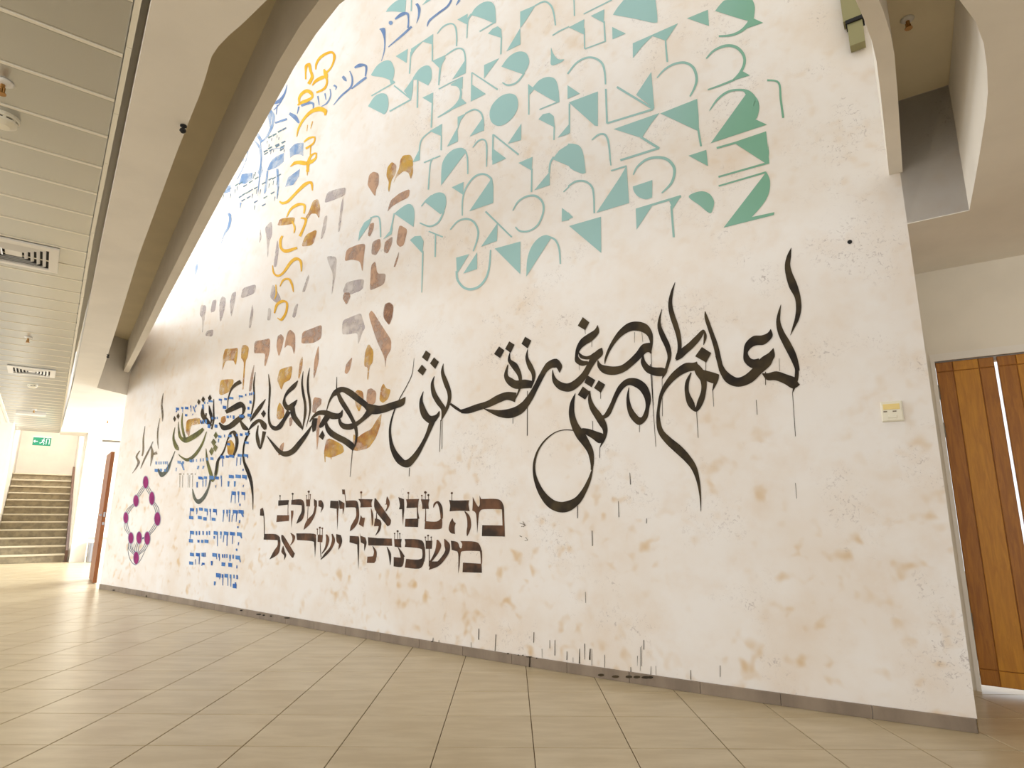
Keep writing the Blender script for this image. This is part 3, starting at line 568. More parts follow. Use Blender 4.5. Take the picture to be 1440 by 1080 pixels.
DATA = {
'arabic': '''
letter ink;r629 2741 627 2740 656 2694 634 2683 674 2634 643 2627 675 2567 636 2571 662 2480 615 2492 636 2405 603 2409 634 2336 604 2330 646 2270 623 2260 662 2222 649 2213 681 2164 679 2163
letter ink;r719 2372 717 2371 740 2322 725 2317 755 2259 730 2258 749 2181 714 2191 725 2104 685 2121 697 2025 658 2039 676 1959 648 1966 672 1930 647 1933;r696 2033 662 2042 674 1963 652 1965 678 1901 656 1897 689 1847 674 1841 700 1798 697 1797;r686 1898 653 1844 678 1894 693 1823 717 1914 741 1859 776 1942 788 1885 827 1936 837 1893 860 1939 863 1935
letter ink;r791 2220 789 2219 811 2197 783 2170 848 2186 832 2125 898 2188 881 2125 947 2148 914 2113 963 2089 937 2083 963 2027 926 2049 917 1978 905 2035 865 1996 875 2038;r785 2094 783 2093 814 2066 781 2036 853 2045 819 1997 893 2012 855 1961;r786 2043 784 2039 843 2038 809 1986 900 1991 864 1940 958 1943 929 1885 1007 1926 1009 1866 1043 1945 1078 1898 1079 1984 1115 1965 1104 2041 1129 2034 1118 2092 1140 2087;r1189 2404 1185 2404 1192 2350 1169 2353 1170 2254 1144 2259 1148 2152 1117 2157 1133 2053 1102 2057 1121 1980 1091 1984
dot ink;p1222 2160 1164 2110 1200 2049 1270 2101
letter ink;r1379 2651 1376 2650 1413 2582 1395 2575 1433 2505 1405 2500 1429 2422 1394 2425 1409 2340 1373 2346 1390 2263 1358 2265 1383 2189 1356 2185 1393 2126 1369 2117 1401 2089 1397 2087;r1392 2088 1405 2101 1357 2102 1391 2140 1329 2125 1360 2167 1280 2162 1309 2200 1231 2210 1258 2242 1203 2251 1206 2279 1206 2231 1186 2227 1212 2172 1209 2171
letter ink;r1481 2472 1478 2471 1508 2402 1492 2397 1517 2342 1488 2344 1500 2266 1463 2276 1472 2195 1436 2203 1457 2131 1429 2128 1465 2067 1449 2062 1478 2027 1467 2022;r1449 2137 1432 2130 1475 2053 1455 2044 1504 1974 1500 1972
letter ink;r1262 2064 1259 2062 1286 2059 1264 2009 1345 2061 1324 2000 1422 2013 1391 1971 1485 1942 1456 1917 1524 1867 1500 1856 1544 1778 1525 1774 1555 1695 1528 1695 1547 1606 1511 1620 1500 1531 1462 1564 1437 1465 1396 1505 1381 1409 1342 1439 1336 1349 1302 1364 1308 1269 1287 1273 1295 1176 1284 1177 1293 1081 1290 1082;r1287 2040 1261 2053 1274 1981 1223 2003 1245 1927 1205 1931 1245 1863 1213 1855 1272 1796 1237 1778 1287 1755 1284 1725 1295 1791 1336 1773 1323 1861 1352 1859 1320 1926 1344 1934 1299 1991 1306 1995;r1124 1960 1145 1899 1153 1975 1180 1910 1198 1993 1228 1943 1236 2008 1254 1986;r1128 1960 1123 1957 1156 1926 1134 1915 1174 1857 1170 1855
dot ink;p2087 2515 2034 2464 2069 2409 2131 2454
letter ink;r1970 2432 1967 2431 1994 2400 1958 2373 2050 2375 2010 2321 2107 2344 2067 2296 2144 2290 2109 2268 2157 2231 2133 2225 2156 2175 2118 2195 2102 2138 2092 2176 2051 2145 2053 2168;r1940 2255 1937 2253 1978 2240 1933 2202 2024 2202 1980 2163 2064 2138 2023 2110 2105 2083 2064 2048 2162 2040 2123 1991 2216 2019 2201 1954 2262 2028 2288 1974 2306 2054 2344 2030 2334 2090 2357 2087 2350 2141 2353 2141;r2133 2248 2129 2250 2115 2202 2097 2221 2067 2182 2065 2207 2019 2182 2032 2211 1984 2202 2002 2228
letter ink;r2288 2109 2293 2109 2268 2161 2315 2149 2316 2221 2331 2152 2393 2207 2359 2153 2439 2159 2400 2129 2482 2092 2446 2071 2522 2028 2486 2006 2573 1964 2534 1937 2614 1924 2575 1894
letter ink;r1917 2128 1921 2130 1904 2163 1920 2170 1873 2223 1894 2236 1822 2286 1849 2309 1765 2328 1796 2369 1709 2346 1729 2409 1665 2340 1656 2408 1628 2325 1590 2374 1594 2295 1556 2309 1577 2251 1554 2250 1577 2202 1561 2199 1579 2162 1574 2161;r1569 2240 1567 2161 1631 2235 1601 2173 1680 2182 1643 2140 1738 2134 1706 2092 1793 2104 1771 2053 1851 2102 1849 2039 1907 2115 1930 2060 1946 2130 1975 2112 1971 2164 1977 2163
letter ink;r1629 2160 1625 2159 1648 2106 1615 2112 1616 2038 1583 2072 1559 2002 1543 2057 1506 1991 1503 2052 1474 2000 1476 2041;r1462 2060 1457 2058 1491 2026 1466 2013 1502 1973 1500 1971
dot ink;p2057 2060 1997 2018 2027 1967 2086 2009
dot ink;p1971 2013 1920 1975 1956 1919 2009 1960
dot ink;p2098 1981 2040 1934 2082 1881 2141 1922
letter ink;r1744 1937 1740 1936 1762 1867 1742 1865 1760 1782 1725 1790 1733 1712 1692 1738 1677 1664 1671 1718 1620 1704 1651 1725 1600 1777 1627 1783 1586 1850 1631 1845 1610 1934 1660 1903 1672 1990 1699 1936 1751 2001 1741 1953 1812 1963 1782 1933 1853 1901 1822 1883 1885 1835 1855 1819 1923 1774 1892 1751 1943 1754 1938 1728 1964 1757 1967 1753
letter ink;r2044 1943 2039 1943 2059 1883 2031 1884 2046 1811 2004 1826 2008 1742 1958 1767 1973 1684 1923 1703 1948 1643 1912 1643 1953 1588 1931 1580 1977 1522 1975 1520;r1932 1597 1958 1556 1948 1621 1988 1558 2000 1642 2031 1591 2058 1664 2081 1624 2109 1673 2117 1661
letter ink;r2162 1937 2159 1936 2204 1870 2170 1862 2217 1783 2169 1784 2197 1691 2142 1708 2158 1609 2093 1641 2103 1540 2051 1564 2068 1486 2024 1496 2050 1412 2024 1412 2049 1369 2039 1367;r2035 1388 2029 1386 2071 1309 2047 1301 2123 1228 2089 1210 2181 1173 2142 1134 2253 1150 2227 1079 2299 1147 2316 1074 2355 1163 2402 1112 2423 1216 2469 1190 2475 1291 2511 1280 2505 1369 2529 1367 2502 1449 2523 1453 2473 1529 2487 1536 2415 1598 2424 1607 2334 1651 2338 1658 2254 1666 2255 1673 2173 1655 2172 1663
dot ink;p3656 2485 3598 2443 3634 2378 3701 2427
dot ink;p3556 2406 3496 2356 3536 2298 3601 2357
dot ink;p3699 2360 3641 2307 3683 2257 3750 2308
dot ink;p2850 2398 2797 2357 2839 2297 2900 2342
dot ink;p2750 2426 2698 2389 2736 2328 2790 2368
dot ink;p2598 2441 2540 2400 2575 2340 2632 2387
letter ink;r2577 2334 2573 2333 2596 2267 2569 2267 2575 2187 2531 2198 2540 2129 2503 2131 2536 2076 2513 2069 2549 2016 2542 2013;r2533 2073 2537 2016 2604 2092 2604 2020 2677 2093 2694 2028 2720 2116 2768 2079 2762 2149 2799 2150 2757 2232 2766 2235;r2745 2335 2740 2334 2764 2270 2735 2274 2725 2205 2675 2229 2676 2142 2636 2151 2656 2087 2628 2085 2660 2020 2642 2014 2703 1928 2699 1926
letter ink;r2408 2180 2380 2159 2466 2120 2426 2094 2525 2025 2484 2001 2588 1944 2541 1910 2669 1891 2619 1829 2749 1872 2729 1796 2833 1869 2840 1814 2917 1881 2927 1854 2991 1896 2993 1890;r2678 1994 2692 1919 2771 2010 2764 1944 2867 1993 2837 1931 2965 1956 2939 1903 3081 1938 3059 1883 3168 1920 3152 1869 3237 1909 3231 1877;r3360 1964 3347 1977 3297 1918 3280 1937 3225 1879 3212 1894
letter ink;r3447 2334 3442 2333 3470 2260 3434 2258 3438 2160 3386 2168 3392 2070 3347 2071 3385 1999 3349 1991 3412 1928 3381 1916 3454 1832 3449 1830
letter ink;r3547 2235 3542 2234 3583 2172 3549 2167 3568 2072 3515 2081 3508 1984 3455 2003 3453 1924 3399 1926 3450 1840 3441 1838
letter ink;r3672 2113 3667 2111 3709 2043 3674 2038 3707 1957 3641 1965 3660 1869 3595 1903 3554 1812 3563 1885 3478 1870 3509 1892 3470 1915 3479 1919;r3577 1859 3513 1836 3624 1734 3583 1718 3688 1639 3645 1619 3772 1556 3716 1522 3845 1517 3819 1450 3893 1537 3953 1494 3983 1617 4040 1603 4037 1718 4074 1717 4053 1835 4078 1839 4017 1965 4033 1970 3953 2079 3963 2083 3869 2190 3877 2194 3812 2291 3819 2294 3798 2434 3801 2435
letter ink;r3893 2087 3887 2084 3956 2068 3905 2013 4073 2053 4036 1985 4206 2037 4182 1963 4298 2054 4318 1967 4370 2071 4417 2023 4436 2092 4458 2077;r4384 2080 4432 2040 4512 2158 4562 2115 4654 2244 4698 2194 4791 2285 4784 2231 4898 2267 4839 2210 4950 2217 4911 2196 4989 2145 4967 2137 5012 2060 5002 2058;l4882 2398 4876 2397 4878 2276 4863 2274;r4387 2024 4310 1971 4457 1954 4412 1920 4534 1917 4498 1880 4629 1902 4605 1842 4709 1910 4738 1863 4761 1936 4804 1928 4787 1996 4805 2000 4754 2046 4761 2049
letter ink;r4874 2239 4834 2246 4815 2138 4756 2153 4714 2032 4657 2049 4631 1946 4583 1958 4578 1875 4529 1882 4543 1797 4505 1796 4541 1709 4517 1704 4571 1640 4564 1638
letter ink;r4759 2047 4749 2043 4808 2021 4763 1973 4894 2034 4904 1969 5010 2069 5022 2015 5147 2075 5120 2031 5239 2028 5208 2008 5281 1977 5267 1970;r5025 2024 4943 1982 5094 1948 5028 1914 5113 1908 5087 1894;r5010 1969 4999 1969 5010 1896 4954 1905 4945 1817 4885 1855 4821 1757 4778 1806 4711 1715 4666 1763 4615 1664 4549 1698 4566 1638 4556 1639
dot ink;p5050 1868 5006 1813 5033 1771 5101 1808
dot ink;p5222 2008 5146 1999 5161 1876 5208 1860 5238 1946
letter ink;r5458 2535 5452 2534 5475 2410 5445 2407 5444 2289 5403 2288 5396 2171 5355 2168 5384 2059 5342 2052 5392 1894 5386 1893
letter ink;r5347 2558 5341 2556 5376 2450 5346 2445 5363 2319 5326 2317 5316 2188 5280 2186 5296 2075 5272 2071 5329 1926 5323 1925
letter ink;r5543 2444 5534 2439 5638 2407 5574 2368 5734 2348 5681 2320 5778 2279 5743 2270 5781 2204 5712 2212 5682 2128 5674 2191 5566 2156 5632 2203 5516 2229 5526 2235;r5642 2154 5558 2154 5602 2054 5521 2067 5493 1963 5430 1985 5391 1902 5374 1908
letter ink;r5695 2137 5616 2104 5761 2050 5701 2025 5844 1989 5773 1944 5889 1978 5903 1931 5973 2012 6018 2004 6024 2117 6057 2119 6036 2264 6069 2268 6048 2428 6086 2432 6113 2589 6123 2590
letter ink;r6403 2653 6395 2652 6423 2515 6392 2510 6388 2344 6353 2339 6402 2208 6371 2202 6425 2099 6410 2096
letter ink;r6136 2306 6127 2302 6252 2244 6188 2214 6360 2159 6294 2130 6409 2077 6398 2072
dot ink;p6148 2184 6095 2136 6138 2095 6196 2143
letter ink;r6419 1970 6432 1976 6305 2018 6360 2053 6217 2047 6216 2087 6161 1991 6072 2019 6102 1953 6059 1958;r6242 2016 6222 2013 6265 1923 6216 1919 6235 1823 6166 1827 6144 1740 6156 1759 6091 1828 6142 1838 6061 1930 6132 1943
letter ink;r5240 1936 5226 1930 5333 1865 5281 1841 5453 1781 5381 1744 5563 1710 5499 1660 5660 1693 5650 1635 5747 1711 5790 1680 5900 1801 5933 1787 6035 1884 6042 1881
letter ink;r6431 1972 6397 1963 6487 1859 6462 1854 6505 1750 6480 1748 6480 1626 6436 1628 6411 1526 6362 1535 6323 1436 6272 1448;r6433 1954 6381 1937 6494 1861 6455 1852 6511 1754 6477 1751 6483 1630 6440 1633 6390 1504 6325 1514 6298 1388 6241 1393 6228 1246 6197 1246 6184 1088 6176 1088
letter ink;r6723 2602 6670 2553 6848 2572 6789 2533 6929 2497 6894 2484 6961 2384 6939 2380 6940 2252 6928 2251
letter ink;r6949 2214 6997 2258 6766 2237 6834 2304 6641 2257 6654 2331 6609 2246 6532 2248 6598 2182 6563 2175;r6594 2186 6521 2136 6748 2133 6661 2075 6874 2084 6809 2022 6977 2076 7003 2021 7091 2123 7113 2115;r6637 2096 6609 2104 6551 1996 6481 2027 6440 1973 6425 1991
dot ink;p7689 2473 7627 2437 7655 2394 7710 2432
dot ink;p7578 2498 7515 2456 7549 2412 7608 2456
dot ink;p7404 2501 7348 2449 7395 2413 7448 2460
dot ink;p8190 2337 8140 2293 8173 2254 8228 2301
dot ink;p8288 2310 8233 2267 8260 2226 8310 2270
letter ink;r7407 2363 7394 2363 7384 2275 7315 2275 7328 2189 7270 2186 7307 2124 7288 2121
letter ink;r7303 2433 7290 2431 7293 2303 7257 2299 7263 2169 7224 2164 7286 2055 7253 2049
letter ink;r7566 2372 7539 2369 7582 2256 7488 2261 7434 2141 7354 2169 7293 2089 7265 2103;r7461 2271 7428 2264 7482 2208 7444 2196 7562 2151 7521 2134
letter ink;r6864 1880 6881 1885 6787 1959 6833 1979 6765 1963 6712 1989 6691 1884 6623 1884 6683 1782 6625 1772 6727 1680 6693 1672;r6877 1908 6854 1903 6944 1766 6909 1757 7071 1648 7017 1637 7066 1489 7036 1486
letter olive;r7501 2090 7446 2058 7630 2053 7546 1999 7784 2015 7706 1950 7915 1994 7906 1926 8025 2020 8088 2005 8103 2121 8149 2122 8150 2219 8164 2220
letter olive;r8078 2330 8063 2328 8086 2205 8035 2201 8025 2076 7964 2077 7939 1967 7886 1970
letter olive;r7399 2034 7374 2028 7483 1896 7433 1882 7628 1781 7561 1751 7794 1724 7767 1681 7954 1756 7972 1740 8047 1791 8054 1788
letter olive;r8241 2152 8226 2149 8269 2008 8211 2007 8166 1871 8072 1886 8063 1835 8047 1840
dot olive;p7197 1933 7118 1883 7177 1836 7248 1892
dot olive;p7071 1820 7115 1766 7187 1813 7147 1860
dot olive;p7222 1829 7150 1782 7200 1726 7271 1781
dot olive;p7161 2014 7094 1961 7142 1923 7202 1972
letter olive;r7361 1821 7345 1821 7326 1685 7277 1687 7245 1552 7175 1560 7115 1406 7076 1442 7018 1498 7091 1509 7010 1639 7059 1646
letter greygreen;r7187 1451 7143 1445 7215 1341 7172 1332 7315 1242 7244 1217 7403 1209 7387 1152 7475 1235 7531 1222 7575 1340 7587 1339
letter greygreen;r8162 1835 8144 1831 8254 1701 8212 1691 8358 1604 8268 1573 8441 1570 8450 1506 8554 1625 8590 1615
letter sepia;r8701 2665 8689 2663 8725 2515 8670 2509 8661 2362 8607 2358 8620 2264 8605 2263
letter sepia;r8704 2315 8692 2313 8735 2169 8696 2164 8706 2021 8668 2019 8636 1891 8624 1891
letter sepia;r9121 2239 9109 2237 9139 2069 9098 2065 9104 1919 9048 1914 9103 1818 9063 1814
letter sepia;r8820 2006 8805 2003 8908 1912 8863 1900 9025 1772 8979 1761 9091 1641 9076 1638
letter sepia;r8861 1943 8838 1943 8830 1831 8745 1825 8807 1665 8792 1664
letter sepia;r9191 1899 9161 1890 9282 1818 9224 1812 9207 1739 9127 1736 9232 1672 9187 1660 9319 1585 9308 1582
letter sepia;l8676 1860 8631 1818 8804 1830 8781 1809
drip ink;l700 1799 697 1799 706 1529 703 1529
drip ink;l1284 1733 1280 1733 1283 1553 1280 1553
drip ink;l1172 1858 1168 1857 1172 1750 1170 1750
drip ink;l1503 1975 1500 1974 1513 1713 1510 1713
drip ink;l1583 2084 1578 2084 1568 1509 1565 1509
drip ink;l729 1250 727 1250 730 1158 728 1159
drip ink;l911 1771 908 1771 912 1677 909 1677
drip ink;l844 1947 839 1946 850 1861 846 1861
drip ink;l757 2023 755 2023 761 1942 759 1942
drip ink;l1205 2058 1201 2058 1210 1938 1208 1937
drip ink;l2581 1870 2576 1870 2581 1646 2577 1646
drip ink;l2161 1117 2155 1117 2162 1035 2157 1035
drip ink;l1978 1522 1974 1522 1980 1449 1976 1449
drip ink;l1677 1664 1673 1664 1679 1614 1676 1614
drip ink;l1961 1922 1957 1921 1961 1876 1957 1875
drip ink;l2029 1720 2025 1719 2028 1649 2025 1649
drip ink;l1758 1340 1755 1340 1758 1260 1753 1260
drip ink;l1848 1149 1845 1149 1849 1042 1844 1043
drip ink;l2580 1998 2575 1997 2579 1648 2575 1648
drip ink;l2713 1797 2709 1797 2713 1751 2709 1751
drip ink;l3459 1840 3452 1840 3460 1568 3455 1568
drip ink;l3442 1839 3436 1838 3435 1591 3430 1591
drip ink;l3805 1447 3798 1447 3804 1372 3798 1372
drip ink;l4574 1642 4565 1641 4583 1390 4578 1390
drip ink;l1634 2340 1631 2340 1628 2252 1626 2252
drip ink;l1687 2334 1684 2334 1689 2257 1687 2257
drip ink;l1573 2172 1569 2172 1574 1794 1570 1793
drip ink;l2075 2418 2071 2417 2069 2378 2067 2378
drip ink;l2020 2317 2017 2317 2021 2272 2018 2271
drip ink;l2127 2150 2124 2149 2127 2108 2125 2108
drip ink;l2394 194 2391 195 2394 140 2390 140
drip ink;l2353 199 2349 199 2355 98 2350 99
drip ink;l2259 135 2255 135 2262 81 2256 82
drip ink;l2162 164 2158 164 2168 69 2160 70
drip ink;l2124 201 2119 201 2125 101 2122 101
drip ink;l2084 173 2078 173 2091 103 2081 103
drip ink;l2070 174 2068 175 2073 70 2070 70
drip ink;l1978 148 1975 148 1980 70 1977 70
drip ink;l1750 168 1747 168 1752 106 1751 106
drip ink;l1727 223 1725 223 1734 80 1732 80
drip ink;l1719 233 1717 233 1724 109 1721 109
drip ink;l1704 268 1700 269 1706 211 1702 211
drip ink;l1798 95 1795 95 1799 66 1794 67
drip ink;l1661 117 1659 117 1667 60 1663 61
drip ink;l2457 130 2454 130 2456 73 2454 73
drip ink;l2212 103 2210 103 2212 72 2210 73
drip ink;l3014 208 3008 208 3015 129 3008 130
drip ink;l2855 182 2850 183 2861 67 2856 67
drip ink;l2524 233 2519 234 2527 163 2522 164
drip ink;l3467 93 3463 93 3470 63 3463 64
drip ink;l3406 82 3402 83 3406 63 3401 64
drip ink;l3084 101 3081 102 3082 62 3079 63
drip ink;l1232 174 1229 174 1236 109 1233 110
drip ink;l1410 125 1407 126 1413 71 1409 71
drip ink;l1630 123 1628 123 1631 69 1629 70
drip ink;l2051 948 2046 948 2051 844 2046 844
drip ink;l2162 1075 2157 1075 2162 1033 2157 1033
drip ink;l2111 537 2108 537 2109 464 2106 465
drip ink;l1848 1076 1844 1076 1849 1042 1845 1042
drip ink;l1652 1035 1649 1035 1655 1002 1651 1002
''',
'brown': '''
letter umber;p3026 1200 3010 1173 2866 1172 2817 1156 2795 1121 2789 1085 2821 1093 2983 1093 3019 1077 3031 1042 3043 909 3053 1028 3064 1067 3096 1084 3093 1137 3094 1190 3062 1140 3037 1111 3023 1129;p2809 1097 2789 1097 2779 890 2797 889;p2995 972 2798 972 2779 890 2997 888
letter umber;p3340 1168 3280 1163 3129 1164 3135 1130 3122 1078 3228 1081 3331 1076 3326 1123;p3297 1023 3284 996 3261 984 3273 952 3267 898 3311 905 3335 936 3323 988;r3176 1075 3168 1079 3151 1030 3120 1038 3143 969 3105 969 3149 920 3121 916 3146 886 3141 885;s3300 1222 3303 1216 3311 1213 3320 1216 3324 1222 3320 1229 3312 1231 3303 1229;l3314 1215 3309 1215 3312 1164 3307 1164
letter umber;r3505 1106 3511 1107 3485 1132 3503 1142 3467 1141 3456 1159 3448 1111 3414 1120 3432 1061 3402 1064 3425 1017 3401 1018;p3596 996 3465 994 3410 1032 3406 965 3432 933 3600 930;r3599 1096 3592 1096 3598 1039 3587 1039 3600 993 3585 992;p3653 1176 3554 1174 3565 1135 3557 1096 3633 1095 3636 1131;s3589 1232 3593 1225 3604 1222 3614 1225 3619 1233 3615 1241 3605 1244 3594 1240;l3606 1224 3601 1224 3604 1172 3598 1172;s3634 1206 3637 1201 3643 1199 3650 1201 3653 1206 3651 1211 3644 1213 3637 1211;l3646 1200 3641 1200 3645 1172 3639 1172;s3557 1210 3560 1204 3568 1202 3577 1204 3581 1210 3577 1216 3569 1219 3561 1216;l3571 1204 3566 1203 3570 1171 3564 1171
letter umber;p3828 1178 3673 1179 3684 1143 3681 1107 3819 1103 3815 1140;r3681 1171 3677 1171 3695 1108 3684 1108 3692 1053 3675 1054 3689 1012 3661 1014;p3826 1012 3672 1016 3674 945 3828 946;s3792 1231 3795 1225 3804 1223 3812 1226 3816 1232 3813 1238 3805 1240 3796 1238;l3806 1225 3801 1225 3804 1176 3798 1176
letter umber;p3923 1197 3853 1178 3845 1096 3849 1029 3852 956 3865 1037 3871 1092 3909 1092 3900 1132
letter umber;p4226 1188 4191 1173 4001 1000 4008 962 4039 945 4070 969 4214 1091;r4067 1204 4063 1204 4075 1156 4030 1159 4059 1118 4035 1115 4079 1076 4068 1073;p4088 1133 4057 1156 4046 1133;r4193 1076 4187 1076 4195 1018 4181 1018 4192 992 4168 995;p4206 1012 4144 1001 4120 970 4127 938 4164 945 4215 943;r4150 964 4121 960 4161 916 4134 909 4191 866 4186 864
letter umber;p4445 1185 4250 1181 4264 1146 4254 1111 4413 1108 4412 1147;r4268 1098 4261 1099 4258 1034 4231 1035 4242 950 4234 951;p4399 1040 4375 1017 4341 1017 4355 933 4418 958;s4396 1245 4400 1237 4411 1234 4422 1238 4427 1245 4423 1252 4412 1255 4401 1252;l4414 1237 4408 1236 4409 1181 4403 1181
letter umber;p4687 1277 4646 1275 4636 1229 4677 1231;r4647 1239 4638 1240 4635 1196 4627 1196 4629 1163 4622 1163;p4626 1170 4486 1172 4447 1147 4431 1082 4466 1096 4494 1109 4616 1108;r4474 1113 4435 1114 4462 1034 4420 1031 4497 982 4439 966 4527 940 4481 923 4538 896 4533 894
letter umber;p4726 1181 4638 1148 4636 1107 4653 1044 4661 1096 4703 1095
letter umber;p4849 1173 4729 1169 4714 1109 4721 1083 4718 898 4748 1096 4849 1106
letter umber;p5035 1175 4986 1177 4950 1136 4954 1099 4989 1059 4976 1108 5029 1121
letter umber;p5110 1193 5060 1173 5050 1117 5099 1122;r5087 1139 5054 1135 5108 1051 5071 1043 5174 1004 5112 980 5220 957 5161 936 5240 895 5235 893;p5238 1188 5170 1188 5166 1120 5223 1120;r5199 1121 5192 1121 5196 1046 5188 1046 5193 965 5184 965;s5184 1264 5188 1256 5201 1253 5215 1257 5221 1265 5216 1272 5204 1275 5190 1272;l5205 1255 5197 1255 5197 1188 5189 1188;s5224 1227 5226 1223 5233 1221 5239 1223 5243 1227 5240 1231 5234 1232 5227 1231;l5237 1222 5229 1222 5232 1188 5224 1188;s5162 1233 5164 1229 5172 1227 5180 1229 5183 1234 5181 1238 5173 1240 5166 1238;l5176 1228 5168 1228 5171 1188 5163 1187
letter umber;p5481 1186 5322 1190 5268 1161 5248 1096 5295 1129 5481 1138;r5301 1133 5260 1133 5298 1067 5245 1061 5338 1010 5273 990 5367 953 5362 950;p5478 1079 5434 1078 5432 1039 5443 980 5446 908 5470 1036;s5452 1247 5457 1239 5469 1236 5482 1240 5488 1247 5484 1254 5472 1257 5459 1254;l5473 1239 5465 1238 5466 1187 5458 1187
letter umber;p5714 1183 5527 1185 5532 1138 5709 1127;r5541 1177 5531 1176 5536 1101 5528 1101 5527 1031 5517 1031;p5717 1032 5502 1033 5498 976 5718 961;s5676 1229 5680 1223 5689 1221 5699 1223 5704 1229 5700 1234 5691 1237 5681 1234;l5693 1223 5685 1223 5688 1184 5679 1183
letter umber;p6038 1094 5992 1108 5968 1070 5971 1021 6034 1026;r5988 1071 5970 1072 5957 994 5943 994 5924 830 5910 830;p5923 838 5713 840 5633 811 5618 761 5670 780 5923 779;r5668 785 5621 786 5662 728 5613 723 5721 670 5640 644 5782 588 5777 586
letter umber;p5610 835 5557 820 5380 680 5353 665 5372 622 5418 633 5586 771;r5455 855 5449 859 5420 820 5373 829 5415 781 5385 776 5443 741 5435 738;r5567 728 5559 728 5585 668 5526 678 5532 634 5497 638 5531 594 5525 593
letter umber;p5355 856 5067 859 5034 825 5027 779 5026 638 5054 758 5088 787 5336 792
letter umber;p5009 853 4930 850 4930 782 5003 785;r4968 783 4958 783 4956 714 4946 714 4939 643 4929 644;r4886 855 4865 859 4875 811 4827 811 4886 737 4857 731 4930 680 4920 677;r4800 862 4784 865 4788 807 4741 806 4813 742 4777 732 4875 689 4843 674 4939 626 4930 622;s4967 919 4971 912 4982 909 4994 912 4999 918 4995 925 4984 928 4973 926;l4986 911 4979 911 4979 849 4971 849;s5009 903 5012 898 5020 896 5028 898 5032 903 5030 908 5021 910 5013 908;l5024 897 5016 897 5018 850 5011 850;s4932 913 4935 907 4944 904 4953 907 4958 912 4954 918 4945 920 4936 918;l4947 906 4940 906 4941 850 4934 850
letter umber;p4732 865 4662 856 4638 808 4653 757 4686 721 4682 773 4718 798
letter umber;p4536 853 4412 851 4399 799 4390 560 4425 779 4533 795
letter umber;p4398 883 4387 857 4322 844 4300 794 4326 723 4332 785 4378 799
letter umber;p4287 847 4156 842 3981 843 3973 782 4276 776;r4221 771 4215 773 4198 724 4165 729 4209 678 4161 677;p4280 679 4164 689 4168 648 4186 629 4282 625;r4039 771 4033 773 4012 708 3982 713 3988 623 3982 624
letter umber;p3953 840 3860 843 3867 809 3860 773 3942 776;r3906 775 3901 778 3880 735 3858 743 3861 685 3814 700;p3947 691 3868 689 3825 702 3826 647 3853 613 3943 613;s3901 907 3905 901 3913 899 3922 901 3926 907 3923 913 3914 916 3905 914;l3916 900 3911 900 3912 841 3907 841;s3940 887 3942 882 3949 880 3955 882 3958 886 3956 891 3950 893 3943 891;l3952 882 3946 882 3949 840 3943 840;s3877 887 3880 882 3886 880 3892 882 3895 886 3893 891 3887 893 3880 891;l3889 881 3883 882 3886 842 3881 842
letter umber;p3825 844 3669 845 3609 826 3588 771 3610 749 3643 772 3820 779 3814 811;r3622 785 3590 788 3612 719 3581 720 3625 672 3588 669;p3798 682 3660 682 3598 704 3597 652 3646 610 3810 610
letter umber;p3583 837 3508 839 3511 774 3577 771;r3544 774 3536 774 3540 707 3531 707 3538 633 3526 633;r3461 846 3447 849 3464 807 3410 807 3475 760 3435 749 3505 706 3482 697 3533 670 3517 663;r3381 854 3372 857 3375 805 3319 816 3367 763 3323 755 3411 707 3374 688 3464 662 3437 639 3537 612 3533 607;p3523 674 3442 678 3451 652 3531 615;s3546 879 3549 874 3556 871 3564 873 3567 879 3564 884 3557 886 3549 884;l3559 873 3554 873 3557 837 3552 837;s3578 865 3580 860 3586 858 3592 860 3595 864 3593 869 3587 871 3581 869;l3589 860 3584 860 3588 836 3582 836;s3513 866 3516 862 3521 860 3527 862 3530 866 3528 870 3522 872 3516 871;l3524 861 3519 861 3523 838 3518 838
letter umber;p3309 845 3240 835 3214 793 3197 790 3191 822 3211 845 3060 844 3014 817 2994 764 3031 774 3180 768 3206 743 3213 656 3225 597 3227 727 3239 763 3298 774;r3014 778 2994 780 3006 729 2991 731 3002 681 2991 681;p3179 681 2996 681 2991 614 3181 608
''',
